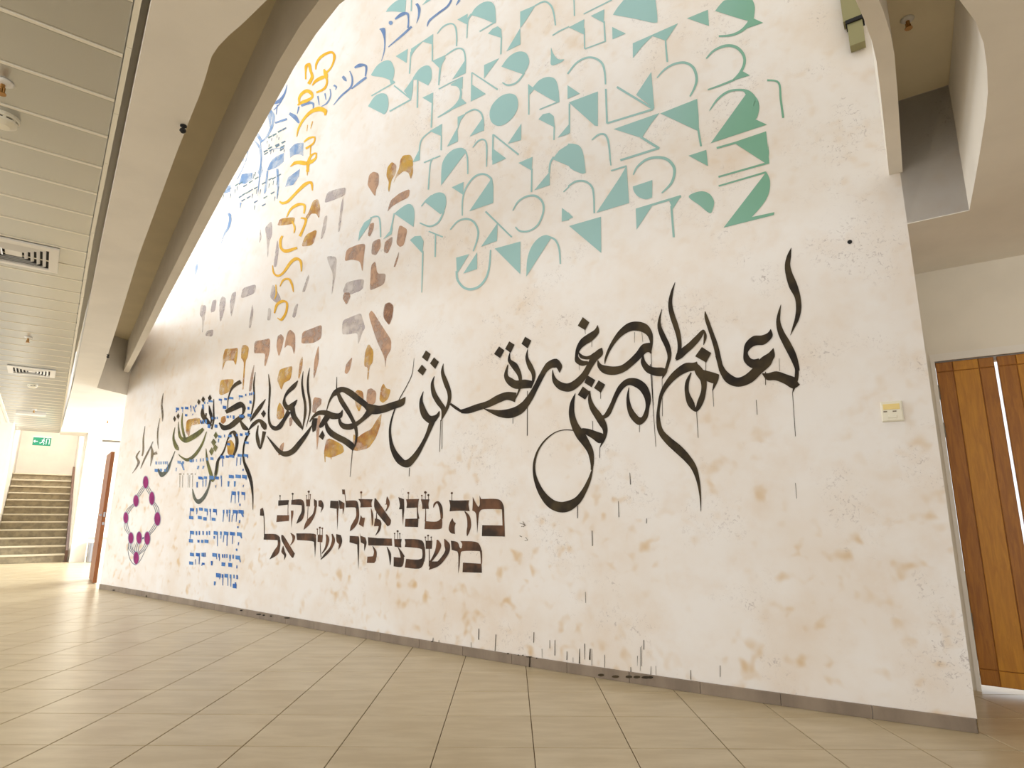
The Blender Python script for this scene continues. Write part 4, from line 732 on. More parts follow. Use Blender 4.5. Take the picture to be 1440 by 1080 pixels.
'teal': '''
letter teal;p4454 6488 4386 6527 4259 6532 4137 6463 4141 6304 4321 6418
letter teal;l4064 6422 4046 6412 4060 6279 4042 6268
letter teal;p3892 6259 3830 6291 3762 6253
letter teal;p3398 5821 3269 5821 3275 5701
letter teal;r3265 5542 3278 5548 3262 5670 3276 5679 3251 5746 3273 5764 3207 5778 3228 5803;p3226 5783 3191 5827 3128 5849 3049 5840 2978 5793 2937 5709 2926 5545 2957 5554 3098 5683;l2940 5561 2933 5546 3120 5549 3113 5534
letter teal;r3656 5787 3666 5799 3582 5826 3593 5845 3489 5814 3490 5832 3435 5759 3417 5759 3411 5645 3392 5637 3408 5523 3391 5514
letter teal;p4027 5798 3716 5818 3716 5693 3858 5799 3971 5752 4019 5698;l4036 5767 4018 5757 4041 5507 4022 5497;l3733 5722 3714 5712 3723 5500 3705 5492
letter teal;p4254 5820 4074 5821 4083 5654
letter teal;s4626 5758 4610 5799 4538 5848 4420 5846 4324 5789 4266 5663 4270 5574 4294 5538 4320 5558 4453 5656;p4332 5567 4298 5560 4238 5495 4305 5497;l4254 5508 4244 5491 4616 5506 4605 5488
letter teal;p4657 5389 4556 5465 4438 5453 4353 5382 4327 5261 4351 5190 4388 5175
letter teal;l4300 5168 4311 5187 3987 5172 3998 5192;l4264 5461 4252 5468 3999 5182 3986 5190;p4101 5328 3970 5428 3974 5263 3992 5175
letter teal;p3979 5430 3895 5492 3792 5487 3728 5422 3715 5301 3760 5241 3909 5369 3977 5403;l3919 5377 3900 5368 3907 5050 3886 5041
letter teal;p3716 5502 3522 5485 3582 5441 3616 5373
letter teal;r3527 5474 3535 5489 3399 5480 3406 5499 3325 5435 3310 5442 3294 5337 3276 5330 3290 5164 3275 5158;r3552 5465 3535 5449 3607 5406 3584 5389 3621 5309 3597 5296 3624 5184 3608 5176;p3283 5308 3279 5158 3442 5165
letter teal;p3016 5467 2965 5495 2905 5492 2863 5438 2855 5339;l2869 5359 2854 5351 2875 5175 2858 5167
letter teal;p2656 5521 2491 5507 2596 5395 2656 5344;r2500 5497 2505 5511 2403 5487 2403 5506 2344 5415 2328 5419 2315 5313 2300 5309 2301 5198 2288 5193
letter teal;p2656 5347 2652 5175 2806 5174
letter teal;r2321 5102 2327 5115 2256 5111 2262 5126 2161 5113 2165 5126
letter teal;s2340 4992 2326 4946 2297 4881 2262 4841 2213 4818 2255 4804 2339 4819 2341 4908
letter teal;p2858 5039 2778 5103 2682 5112 2595 5059 2560 4964 2580 4895 2623 4854 2736 4942;r2614 4870 2602 4855 2694 4811 2683 4792 2784 4822 2783 4803 2842 4871 2848 4862
letter teal;l3205 5129 3197 5136 2902 4812 2892 4822;l3208 5135 3194 5129 3205 4826 3189 4819;p3198 5003 3030 4828 3206 4823;p3056 5146 2884 5140 3054 5001
letter teal;r3610 5127 3618 5142 3462 5130 3469 5145 3305 5124 3312 5138;p3309 5133 3310 5001 3370 5063 3465 5118;r3456 5104 3455 5113 3377 5057 3363 5069 3340 4984 3315 4975 3360 4903 3334 4880 3445 4854 3428 4829 3619 4828 3610 4814;p3326 4915 3255 4826 3436 4830
letter teal;p3831 5133 3686 5128 3686 5000;l3702 5027 3684 5019 3704 4745 3684 4737
letter teal;p3716 4712 3554 4727 3554 4593;r3702 4711 3691 4697 3810 4676 3795 4662 3850 4602 3831 4593 3849 4443 3832 4437;l3566 4614 3551 4607 3564 4447 3547 4440
letter teal;p3360 4722 3258 4720 3319 4671 3355 4585;r3267 4714 3273 4728 3164 4712 3166 4731 3094 4655 3079 4661 3064 4572 3047 4567 3059 4458 3045 4453;p3055 4597 3052 4459 3210 4457;p3358 4612 3348 4460 3482 4454
letter teal;s2984 4594 2969 4664 2920 4712 2847 4735 2767 4721 2703 4675 2676 4604 2684 4526 2733 4465 2812 4432 2892 4445 2961 4510
letter teal;p2572 4732 2524 4680 2460 4722 2379 4720 2307 4671 2275 4576 2264 4429 2316 4462 2512 4653 2556 4620;l2572 4731 2560 4725 2571 4430 2558 4425;l2269 4444 2265 4431 2460 4442 2456 4430
letter teal;p2468 4347 2425 4377 2360 4366 2320 4318 2310 4207;l2322 4228 2309 4223 2326 4098 2314 4093
letter teal;p2640 4372 2643 4212 2781 4226;l2945 4373 2935 4381 2672 4075 2661 4084;l2950 4381 2933 4375 2951 4125 2934 4119
letter teal;r3165 4326 3173 4335 3109 4364 3120 4380 3057 4363 3053 4377 3023 4315 3005 4311 3015 4151 3001 4146;l3016 4166 3001 4160 3014 4083 3003 4079
letter teal;p3541 4070 3540 4273 3493 4358 3403 4395 3296 4374 3245 4313;r3278 4346 3259 4346 3240 4258 3223 4254 3228 4081 3214 4077
letter teal;p2178 4190 2182 4101 2286 4104
letter teal;p2944 4240 2797 4089 2945 4078
letter teal;p3845 4558 3836 4439 3929 4449
letter teal;l3772 4384 3778 4398 3561 4381 3568 4395;r3655 4403 3641 4393 3697 4345 3682 4338 3711 4083 3694 4077
letter teal;p3408 4008 3268 4016 3269 3887;r3267 3682 3281 3686 3267 3836 3283 3842 3232 3940 3248 3952 3142 4015 3155 4033 3048 4013 3048 4032 2974 3955 2957 3963 2946 3879 2931 3878;p2946 3953 2930 3862 2930 3705 3194 3704
letter teal;p3739 3960 3646 4008 3553 4003 3487 3953 3469 3869 3490 3798 3538 3775;r3780 3926 3791 3936 3724 3966 3736 3979 3650 4000 3661 4012;r3502 3800 3485 3788 3567 3710 3551 3693 3670 3700 3668 3682 3796 3768 3800 3757
letter teal;p4155 3966 4058 4000 3957 4009 3894 3957 3872 3869 3879 3744;r4164 3973 4147 3966 4191 3854 4170 3845 4208 3788 4178 3775;p4166 3821 4178 3751 4300 3730
letter teal;p4681 3815 4667 3924 4600 4001 4484 4023 4523 3949;r4508 4017 4514 4032 4418 4008 4415 4023 4375 3961 4353 3958 4345 3765 4328 3760
letter teal;p3919 3620 3857 3642 3779 3625 3738 3560 3747 3437;r3751 3463 3734 3459 3749 3292 3731 3288 3742 3050 3733 3048
letter teal;l3679 3637 3674 3647 3501 3531 3495 3542;l3599 3591 3582 3586 3593 3364 3576 3360
letter teal;r3406 3581 3416 3591 3321 3635 3331 3650 3223 3628 3223 3647 3146 3577 3130 3587 3100 3485 3079 3482 3110 3400 3092 3392 3146 3310 3133 3303
letter teal;l3018 3644 3006 3652 2739 3329 2728 3336;p2880 3504 2885 3337 3054 3327
letter teal;r2720 3569 2729 3577 2662 3634 2674 3648 2577 3653 2582 3671 2497 3628 2488 3644 2439 3556 2420 3558 2437 3469 2420 3460 2486 3380 2473 3366 2568 3351 2562 3335 2649 3373 2655 3359 2692 3419 2701 3412
letter teal;p2669 4002 2527 4011 2536 3885;l2541 3904 2527 3899 2546 3690 2531 3685
letter teal;p2336 3924 2272 3983 2181 4007 2184 3810;r2331 3947 2317 3934 2365 3899 2349 3889 2376 3816 2359 3809;p2362 3820 2363 3697 2513 3695
letter teal;p3332 3293 3184 3291 3286 3169 3320 3132;p3097 3285 3093 3130 3246 3122;r3335 3165 3314 3163 3320 3075 3296 3078 3246 2985 3231 3000 3151 2945 3154 2968 3051 2958 3068 2978 2980 3027 3000 3040 2951 3131 2970 3138 2944 3268 2959 3273
letter teal;p2908 3273 2646 3271 2646 2981
letter teal;p2589 2949 2579 3098 2536 3202 2466 3258 2396 3264 2356 3226;r2387 3243 2379 3254 2325 3197 2311 3205 2291 3117 2275 3116 2280 2987 2268 2985
letter teal;p2253 3461 2190 3395 2191 3339 2257 3344
letter teal;l2235 3593 2241 3602 2183 3624 2190 3634
letter teal;l2118 5364 2107 5359 2117 5203 2105 5197
letter teal;l2024 5171 2028 5182 1769 5179 1774 5193
letter teal;p1961 5125 1839 5129 1848 5001;l1851 5018 1838 5012 1847 4822 1833 4816;l1841 4828 1838 4816 2024 4840 2020 4827;l2029 5039 2018 5034 2029 4837 2017 4832;p2166 5113 2021 5122 2028 4977
letter teal;p1766 5040 1723 5090 1669 5134 1413 5005 1405 4865 1407 4795 1451 4815 1580 4911
letter teal;p1776 4928 1665 4814 1777 4812
letter teal;p1610 4698 1251 4714 1348 4603 1450 4691 1530 4639 1614 4564;r1358 4626 1347 4621 1357 4522 1344 4518 1354 4417 1341 4413
letter teal;p1182 4726 1029 4729 1029 4589
letter teal;p978 4695 931 4741 887 4748 722 4669 711 4601 725 4511 763 4511;p761 4515 725 4513 667 4452 797 4454;r758 4512 740 4477 812 4465 802 4440 880 4454 877 4434 967 4480 967 4465
letter teal;r1061 4320 1068 4331 1004 4360 1010 4378 923 4362 924 4385 861 4323 850 4340 822 4251 804 4254 820 4185 803 4174 852 4123 839 4106 897 4084 888 4069;p834 4131 782 4072 905 4074;r885 4086 881 4069 986 4077 983 4061 1070 4073 1068 4062
letter teal;r1429 4309 1435 4317 1363 4354 1371 4370 1286 4367 1289 4386 1214 4341 1209 4360 1167 4281 1150 4288 1151 4193 1132 4187 1166 4128 1152 4117 1202 4065 1193 4056
letter teal;r2179 4658 2190 4672 2098 4725 2108 4742 2006 4734 2010 4753 1933 4694 1926 4709 1880 4625 1864 4630 1860 4538 1844 4534 1855 4428 1842 4424
letter teal;p2186 4558 2076 4434 2188 4429
letter teal;p2177 4392 1916 4388 1924 4077 1951 4092;l2179 4381 2165 4376 2183 4108 2170 4103
letter teal;l1758 4356 1749 4369 1477 4053 1468 4066;p1600 4232 1474 4381 1464 4057
letter teal;l1855 4387 1840 4382 1854 4075 1838 4070;l1844 4065 1848 4082 1470 4048 1474 4066
letter teal;p1792 4003 1427 4008 1489 3947 1571 3848;l1584 3853 1574 3866 1448 3710 1437 3724;l1444 3729 1440 3711 1749 3727 1744 3709
letter teal;p1420 4002 1148 4022 1145 3884 1150 3756;l1162 3787 1148 3784 1149 3636 1135 3634
letter teal;s1065 3904 1011 3973 938 4008 859 3994 797 3957 757 3891 740 3815 756 3740 773 3722 789 3735 819 3932 860 3977 934 3989 1007 3954 1059 3899;p819 3934 757 3891 741 3810 773 3722 703 3657 1075 3637
letter teal;r1977 3968 1982 3978 1918 3991 1924 4008 1875 3978 1867 3991 1853 3933 1837 3934 1841 3853 1826 3850 1835 3743 1822 3740;l1834 3749 1823 3746 1829 3699 1819 3697
letter teal;p2190 4015 2130 3991 2080 3947 2053 3861 2038 3704 2082 3714 2193 3822
letter teal;l1036 3579 1038 3594 905 3578 907 3595;p925 3594 712 3609 710 3364 736 3378;l712 3381 710 3366 1040 3370 1038 3356
letter teal;l1041 3288 1043 3300 735 3302 737 3316;p734 3314 716 3241 730 3153 772 3083 846 3010 707 3010 712 2991 1030 2978 757 3283
letter teal;p1233 3589 1108 3595 1104 3466
letter teal;s1249 3266 1211 3289 1150 3284 1104 3248 1080 3188 1091 3134 1115 3108 1181 3187
letter teal;r1645 3560 1653 3567 1612 3610 1623 3624 1543 3646 1551 3666 1468 3640 1468 3662 1397 3603 1386 3621 1356 3541 1336 3546 1350 3486 1331 3478 1376 3415 1362 3400 1443 3358 1436 3349;p1656 3469 1505 3477 1512 3339 1560 3337 1616 3374 1648 3424
letter teal;l1635 3267 1639 3284 1301 3280 1305 3299;p1640 3282 1509 3280 1640 3115;p1389 3272 1303 3290 1366 3206;l1383 3235 1368 3232 1378 2990 1363 2987
letter teal;p1698 3657 1690 3343 1956 3336 1749 3583;l1823 3647 1827 3660 1697 3646 1700 3661
letter teal;r2192 3628 2199 3641 2121 3646 2125 3664 2048 3623 2042 3638 1997 3566 1982 3571 1982 3490 1967 3487 1980 3339 1967 3336
letter teal;p2191 3288 1919 3293 1924 2996
letter teal;p2199 3410 2154 3352 2200 3346
letter teal;r678 3985 674 3999 613 3944 602 3949 611 3817 598 3814 607 3674 594 3672
letter teal;p707 3525 706 3445 716 3375
''',
'cursive': '''
letter paleblue;r4542 6300 4541 6315 4520 6278 4453 6272 4463 6148 4434 6134 4452 5993 4432 5982 4484 5871 4477 5866
letter paleblue;s4330 6277 4338 6263 4362 6267 4386 6288 4397 6313 4389 6327 4365 6322 4341 6302
letter paleblue;r4286 6291 4304 6319 4177 6282 4201 6337 4117 6263 4090 6271 4096 6179 4074 6168 4102 6091 4071 6073;r4043 6087 4020 6056 4173 6055 4149 6022 4385 6004 4375 5990
letter paleblue;r3993 6328 3959 6325 3955 6250 3912 6233 3948 6157 3922 6139 3966 6080 3960 6075
letter paleblue;r3494 6109 3473 6087 3547 6062 3526 6034 3664 6047 3645 6018 3787 6023 3764 5994 3812 5958 3800 5948
letter paleblue;l3393 6057 3363 6024 3423 6004 3415 5995
letter paleblue;r4928 5992 4944 6020 4837 5967 4849 6019 4751 5928 4714 5924 4746 5806 4722 5793;r4726 5795 4703 5762 4852 5784 4825 5748 4971 5755 4958 5738
letter paleblue;r5029 6006 5011 6002 4981 5892 4949 5878 4994 5789 4965 5764 5158 5750 5132 5723 5284 5680 5276 5671
letter paleblue;r5162 5992 5128 5996 5124 5935 5079 5940 5070 5890 5060 5891
letter paleblue;r5314 5943 5292 5956 5267 5905 5237 5900 5269 5876 5255 5867
letter paleblue;r5381 5938 5360 5929 5363 5837 5335 5820 5421 5773 5395 5748 5519 5765 5513 5756;l5480 5922 5452 5913 5441 5817 5427 5812
letter paleblue;l5622 5950 5590 5939 5568 5802 5554 5797
letter paleblue;r5927 5938 5950 5975 5800 5910 5820 5967 5705 5874 5671 5876 5691 5784 5676 5777
letter paleblue;l6008 5980 5969 5957 6019 5878 6007 5871
letter paleblue;l6494 5941 6511 5973 6220 5878 6242 5918
letter paleblue;r6204 5953 6176 5970 6084 5839 6023 5855 5971 5726 5941 5728
letter paleblue;l6509 6226 6479 6210 6505 6080 6488 6072
letter paleblue;r6308 6426 6296 6418 6372 6326 6325 6291 6489 6289 6430 6221 6645 6314 6627 6280
letter paleblue;r6331 6354 6315 6343 6426 6231 6403 6212 6577 6180 6559 6164
letter washblue;r6766 6256 6728 6272 6631 6136 6557 6127 6585 6002 6516 5964 6681 5851 6634 5815 6813 5804 6796 5788
letter washblue;p6772 6288 6669 6296 6594 6131 6612 5931 6691 6121
letter washblue;r7063 6068 7050 6082 6985 6005 6933 6011 6821 5803 6757 5802
letter washblue;r6997 5898 6970 5900 6852 5737 6803 5728 6778 5533 6742 5519 6764 5274 6737 5263 6756 5070 6743 5065
letter washblue;r7132 5933 7104 5919 7152 5676 7124 5660 7330 5450 7307 5436
letter washblue;l7323 5742 7296 5776 7213 5674 7186 5708
letter washblue;p6578 5332 6473 5431 6228 5424 6217 5298 6352 5274 6573 5305
letter washblue;p6808 5365 6751 5472 6681 5344 6728 5261
letter washblue;p7260 5370 7215 5485 6942 5413 6903 5310 7094 5299
letter washblue;p7641 5341 7614 5439 7472 5417 7474 5312
letter washblue;l6234 5507 6228 5491 6562 5607 6559 5598
letter washblue;r6830 5811 6808 5803 6767 5580 6736 5568 6764 5274 6737 5263 6756 5020 6743 5015
letter washblue;r6595 5314 6552 5296 6603 5070 6544 5045 6603 4995 6578 4983
letter washblue;r6376 5257 6319 5239 6317 5018 6268 5001 6300 4821 6280 4813
letter smallmark;l6303 5763 6326 5795 6221 5763 6237 5785
letter smallmark;l6401 5771 6425 5803 6318 5771 6334 5793
letter smallmark;l6623 5779 6648 5812 6537 5779 6554 5801
letter smallmark;l6520 5769 6544 5801 6435 5768 6452 5791
letter smallmark;l6294 5572 6317 5603 6213 5573 6228 5595
letter smallmark;l6433 5590 6457 5621 6350 5590 6366 5612
letter smallmark;l6596 5610 6621 5642 6511 5611 6527 5633
letter smallmark;l6697 5603 6722 5635 6610 5604 6627 5626
letter smallmark;l6305 5515 6328 5545 6223 5516 6239 5537
letter smallmark;l6431 5750 6414 5741 6433 5710 6425 5705
letter smallmark;l6553 5761 6535 5752 6554 5720 6546 5716
letter smallmark;l6385 5706 6369 5697 6387 5666 6379 5662
letter smallmark;l6654 5763 6637 5754 6656 5722 6647 5718
letter smallmark;l6602 5691 6585 5682 6604 5650 6595 5646
letter smallmark;l6542 5566 6525 5558 6544 5526 6535 5522
letter smallmark;l6483 5568 6466 5560 6484 5528 6476 5524
letter smallmark;l6320 5530 6304 5522 6322 5490 6314 5486
letter smallmark;l6235 5472 6218 5464 6237 5433 6229 5429
letter smallmark;l7677 5350 7703 5377 7584 5357 7599 5374
letter smallmark;l7536 5352 7561 5378 7444 5359 7459 5375
letter smallmark;l7341 5350 7365 5377 7252 5357 7266 5373
letter smallmark;l7248 5339 7272 5366 7160 5346 7174 5362
letter smallmark;l7127 5261 7150 5287 7040 5268 7054 5283
letter smallmark;l6844 5133 6866 5158 6761 5141 6774 5156
letter smallmark;l6988 5270 7011 5296 6903 5278 6916 5293
letter smallmark;l6851 5274 6873 5300 6768 5282 6781 5297
letter smallmark;l6660 5136 6681 5161 6579 5144 6592 5159
letter smallmark;l6514 5141 6535 5165 6435 5148 6447 5163
letter smallmark;l6431 5127 6452 5151 6353 5135 6365 5149
letter smallmark;l6321 5127 6341 5152 6244 5135 6256 5149
letter smallmark;l7210 5131 7233 5156 7122 5139 7136 5154
letter smallmark;l7122 5138 7145 5164 7036 5147 7050 5162
letter smallmark;l7034 5135 7057 5160 6948 5143 6962 5158
letter smallmark;l6965 5138 6987 5163 6880 5146 6894 5161
letter smallmark;l6809 4927 6831 4952 6727 4937 6740 4951
letter smallmark;l6608 4818 6629 4841 6528 4827 6541 4841
letter smallmark;l6591 4917 6612 4941 6512 4926 6524 4940
letter smallmark;l7133 5053 7156 5079 7047 5062 7061 5077
letter smallmark;l7001 5052 7024 5077 6917 5060 6930 5075
letter smallmark;l6431 4923 6452 4947 6354 4932 6366 4946
letter smallmark;l6310 5479 6331 5504 6233 5484 6245 5499
letter smallmark;l6419 5566 6439 5592 6340 5572 6352 5587
letter smallmark;l6565 5567 6586 5592 6484 5572 6497 5587
letter smallmark;l6680 5564 6702 5590 6598 5570 6611 5585
letter smallmark;l7658 5336 7633 5326 7656 5268 7646 5263
letter smallmark;l7459 5281 7435 5271 7458 5213 7448 5209
letter smallmark;l7354 5310 7330 5300 7353 5243 7343 5239
letter smallmark;l7304 5336 7281 5326 7303 5269 7294 5265
letter smallmark;l6904 5375 6882 5365 6904 5310 6895 5306
letter smallmark;l6962 5406 6939 5396 6962 5340 6952 5336
letter smallmark;l6874 5395 6852 5385 6874 5330 6865 5326
letter smallmark;l6793 5119 6771 5110 6793 5055 6784 5051
letter smallmark;l6704 5089 6683 5080 6704 5026 6695 5022
letter smallmark;l6890 5090 6868 5081 6890 5026 6881 5022
letter smallmark;l6806 4900 6784 4891 6806 4837 6797 4833
letter smallmark;l6346 4869 6326 4860 6347 4808 6339 4805
letter smallmark;l6286 4888 6267 4880 6287 4828 6279 4824
letter smallmark;l6510 5103 6489 5094 6510 5040 6502 5037
letter smallmark;l6414 5109 6394 5100 6415 5047 6407 5044
letter smallmark;l6331 5080 6311 5071 6332 5019 6324 5015
letter smallmark;l6286 4986 6266 4977 6287 4925 6278 4921
letter washblue;r7452 4994 7440 4995 7414 4947 7365 4934 7423 4879 7384 4863;r7479 4993 7435 4989 7426 4904 7350 4880 7447 4787 7382 4755 7536 4709 7489 4685 7565 4584 7550 4578
letter washblue;r8205 4493 8152 4477 8210 4363 8136 4339 8208 4255 8192 4249
letter washblue;l7180 5059 7134 5042 7165 4977 7147 4970
letter washblue;p6082 5295 6108 5426 6001 5458 5820 5405 5803 5219 5904 5281 6017 5307
letter washblue;p6129 4925 6089 5034 5847 5066 5855 4963 5960 4895
''',
'yellow': '''
letter yellow;r5681 6343 5706 6357 5669 6413 5713 6445 5605 6457 5648 6504 5497 6457 5524 6504 5396 6427 5390 6456 5361 6377 5311 6357 5363 6295 5326 6269 5410 6232 5382 6205 5510 6218 5470 6173;r5537 6275 5506 6267 5514 6185 5440 6168 5455 6114 5430 6109;r5732 6143 5749 6159 5653 6155 5694 6205 5530 6138 5559 6198 5484 6128 5451 6134 5459 6057 5421 6034 5507 6008 5472 5968 5651 6023 5631 5990
letter yellow;r5877 6302 5908 6316 5888 6407 5925 6426 5873 6486 5934 6532 5874 6502 5825 6506 5827 6391 5773 6374 5789 6296 5723 6258 5853 6234 5786 6181
letter yellow;r5960 5998 6002 6015 5973 6074 6026 6106 5918 6104 5969 6159 5839 6095 5851 6150 5779 6048 5726 6056 5741 5996 5699 5964 5846 6008 5807 5950 5944 6026 5909 5972 6031 6017 6009 5988
letter yellow;r5968 5541 5984 5549 5933 5636 5973 5662 5834 5720 5878 5758 5697 5748 5740 5805 5547 5710 5559 5779 5459 5653 5401 5666 5440 5609 5407 5595
letter yellow;l5679 5633 5660 5622 5702 5546 5692 5540
letter yellow;l5777 5625 5762 5618 5776 5539 5766 5535
letter yellow;r5805 5398 5822 5417 5711 5404 5732 5439 5614 5383 5589 5390 5630 5326 5602 5301 5777 5317 5752 5286;l5679 5308 5655 5297 5668 5163 5649 5155
letter yellow;r5650 5084 5666 5110 5541 5077 5568 5101 5532 5157 5556 5152 5629 5169 5610 5151 5682 5108 5658 5095 5719 4984 5656 4955;r6030 5168 6041 5180 5951 5163 5977 5212 5814 5111 5814 5161 5681 5047 5672 5083
letter yellow;r6054 5166 6064 5178 5928 5156 5950 5208 5758 5081 5768 5133 5610 5050 5642 5096 5521 5088 5555 5111 5554 5170 5557 5148 5675 5169 5648 5148 5719 5073 5674 5053 5691 4922 5680 4918
letter yellow;r6232 4759 6217 4771 6157 4702 6162 4737 6024 4686 6061 4726 5862 4745 5903 4783 5687 4791 5729 4841 5610 4785 5574 4800 5566 4685 5548 4681
letter yellow;r6030 4491 6049 4502 5950 4561 5987 4592 5812 4570 5834 4614 5711 4538 5670 4542 5702 4440 5673 4429;r5746 4390 5741 4407 5667 4351 5617 4352 5678 4286 5635 4265 5755 4178 5706 4151;r5926 4412 5905 4411 5869 4313 5832 4306 5867 4246 5844 4237
letter yellow;r6113 4285 6075 4265 6153 4234 6097 4215 6122 4122 6075 4124 5984 4027 5990 4075 5758 4018 5775 4048
letter yellow;r6256 3941 6237 3937 6225 3835 6191 3837 6112 3760 6117 3788 5986 3772 6022 3800 5847 3860 5895 3897 5760 3875 5772 3919 5693 3838 5648 3839 5654 3716 5633 3712
letter yellow;r6040 3622 6055 3630 5977 3680 6004 3704 5888 3667 5870 3687 5823 3592 5783 3592 5772 3496 5757 3494
letter yellow;r6148 3671 6125 3667 6126 3554 6095 3545 6147 3490 6131 3484
letter yellow;r6097 3308 6127 3319 6054 3393 6102 3421 5963 3410 5979 3448 5894 3387 5854 3386 5898 3286 5855 3269 5972 3221 5940 3189 6039 3248 6045 3239
''',
'wash': '''
letter washbrown;c4586 4435 4572 4533 4507 4552 4417 4499 4407 4375 4444 4326 4451 4248 4492 4292 4579 4412
letter washgold;c4303 4429 4291 4526 4229 4564 4155 4497 4164 4401 4222 4352 4244 4221 4267 4258 4258 4350
letter washgold;c4119 4445 4107 4540 4069 4578 3963 4546 3925 4474 3917 4335 3942 4263 3981 4354 4053 4398 4156 4359 4193 4303 4158 4389
letter washbrown;c4212 4132 4089 4170 3949 4169 3961 4081 4083 4072 4195 4055 4260 4011 4231 4099
letter washbrown;c4537 3838 4515 3959 4448 3959 4449 3882 4497 3813
letter washbrown;c4466 3614 4458 3747 4340 3754 4327 3655 4387 3581
letter washbrown;c4282 3590 4272 3697 4160 3727 4165 3649 4219 3556
letter washbrown;c4109 3635 4079 3814 4042 3803 3956 3738 3999 3587 4052 3582
letter washbrown;c4883 3642 4861 3773 4677 3778 4560 3756 4575 3604 4580 3441 4630 3579 4762 3632
letter washbrown;c4456 3236 4456 3497 4395 3524 4358 3379 4229 3352 4247 3242 4429 3223
letter washbrown;c4131 3395 4062 3548 4061 3492 4101 3388
letter washlilac;c4877 3296 4839 3395 4684 3388 4547 3370 4558 3255 4782 3242
letter washbrown;c4871 3227 4857 3286 4771 3277 4743 3219 4800 3139
letter washbrown;c4232 2894 4224 3036 4151 3040 4102 2994 4114 2890 4152 2812
letter washlilac;c5310 4448 5276 4568 5087 4548 4938 4515 4947 4420 5198 4434
letter washlilac;c5032 4018 5010 4335 4978 4430 4965 4300 4996 4014
letter washlilac;c5332 4019 5291 4274 5235 4278 5240 4131 5293 4015
letter washgold;c5593 4428 5534 4547 5434 4541 5377 4408 5384 4276 5446 4360 5548 4392 5608 4338 5654 4380
letter washgold;c5693 4026 5619 4154 5399 4160 5459 3980
letter washgold;c6233 4441 6182 4524 5856 4447 5880 4364
letter washlilac;c5196 3784 5011 3726 5017 3495 5059 3276 5061 3546 5155 3691
letter washlilac;c5603 3459 5506 3653 5477 3604 5542 3448
letter washlilac;c6504 4503 6357 4553 6318 4354 6363 4274 6367 4032 6439 4342
letter washlilac;c6227 3913 6201 4275 6141 4121 6158 3896
letter washlilac;c6599 4311 6608 4533 6554 4375
letter washlilac;c6909 3658 6885 3798 6572 3780 6575 3659
letter washlilac;c7928 3654 7926 3792 7766 3752 7774 3575 7788 3344 7843 3588
letter washlilac;c7642 3623 7623 3791 7507 3781 7518 3618
letter washlilac;c7371 3468 7433 3727 7377 3802 7259 3738 7279 3574 7330 3441
letter washlilac;c7164 3670 7134 3783 7029 3788 7035 3619 7089 3438
letter washlilac;c6652 3241 6620 3555 6568 3409 6601 3218
letter washlilac;c7719 3325 7673 3384 7502 3371 7512 3272
letter washlilac;c6243 3537 6207 3711 6001 3468 5990 3396 6112 3443
letter washlilac;c6254 3255 6253 3412 6185 3376 6182 3241
letter washlilac;c5751 3196 5711 3322 5647 3342 5684 3175
letter washlilac;c4846 2837 4849 2987 4714 3000 4568 3013 4528 2927 4489 2845 4528 2800 4582 2675 4600 2813 4742 2819
letter washbrown;c4455 2973 4408 3015 4231 2799 4109 2656 4104 2564 4164 2495 4168 2384 4192 2500 4314 2683
letter washbrown;c4245 2933 4228 3033 4169 3045 4096 2991 4106 2878 4148 2803 4221 2882
letter washgold;c4475 2451 4472 2592 4427 2675 4349 2587 4351 2473 4393 2433 4401 2305 4418 2315 4417 2432
letter washbrown;c4764 2425 4746 2514 4653 2578 4680 2446 4725 2405
letter washbrown;c5535 2867 5532 2984 5357 2994 5184 3006 5181 2851 5311 2822 5507 2849
letter washbrown;c5270 2436 5277 2637 5219 2799 5194 2609 5247 2435
letter washbrown;c6010 2895 6009 3018 5940 3035 5870 2977 5895 2863 5942 2761
letter washbrown;c5845 2919 5814 3035 5761 3054 5659 2982 5635 2805 5651 2745 5706 2849 5792 2880 5848 2847
letter washgold;c5936 2499 5906 2614 5783 2622 5656 2624 5675 2469 5794 2452 5834 2369 5895 2445
letter washgold;c5541 2479 5534 2659 5486 2712 5475 2587 5520 2453
letter washgold;c5886 2072 5884 2187 5851 2243 5751 2158 5737 2062 5835 2043
letter washbrown;c5251 2076 5240 2233 5099 2199 5104 2140 5171 2101 5183 2054
letter washbrown;c5116 1648 5156 1891 5143 2027 5095 2022 5102 1813
letter washgold;c4600 2186 4557 2230 4467 2202 4449 2116 4505 1997 4569 2083
letter washbrown;c4414 2095 4410 2213 4349 2220 4275 2174 4283 2071 4336 2052
letter washgold;c4233 2090 4218 2209 4186 2249 4145 2194 4082 2175 4109 2094 4178 2057
letter washgold;c4572 1645 4572 1804 4515 1756 4436 1794 4318 1827 4246 1916 4187 1968 4198 1858 4248 1741 4339 1649 4504 1630
letter washgold;c5007 1612 4985 1765 4925 1782 4718 1702 4689 1628 4886 1584;l4996 1618 4973 1618 4978 1546 4966 1546;l4897 1606 4879 1606 4884 1570 4875 1570
letter washbrown;c5795 1652 5767 1766 5694 1796 5709 1663
letter washbrown;c5621 1950 5647 2041 5579 2066 5579 1970
letter washgold;c7186 2970 7155 3055 6982 3029 6844 3020 6841 2890 6856 2796 6924 2873 7108 2893 7167 2765 7174 2895
letter washgold;c6755 2874 6765 3030 6686 3031 6594 2984 6599 2868 6642 2816 6619 2475 6653 2474 6671 2806 6725 2858
letter washbrown;c6507 2438 6489 2651 6440 2761 6435 2657 6446 2430
letter washbrown;c6477 2890 6480 3041 6327 3027 6150 3021 6136 2853 6198 2688 6226 2713 6225 2853 6377 2877
letter washgold;c7187 2487 7188 2657 7046 2651 6859 2630 6899 2486 7119 2457
letter washgold;c7934 2071 7943 2231 7598 2229 7550 2140 7807 2147 7816 1991
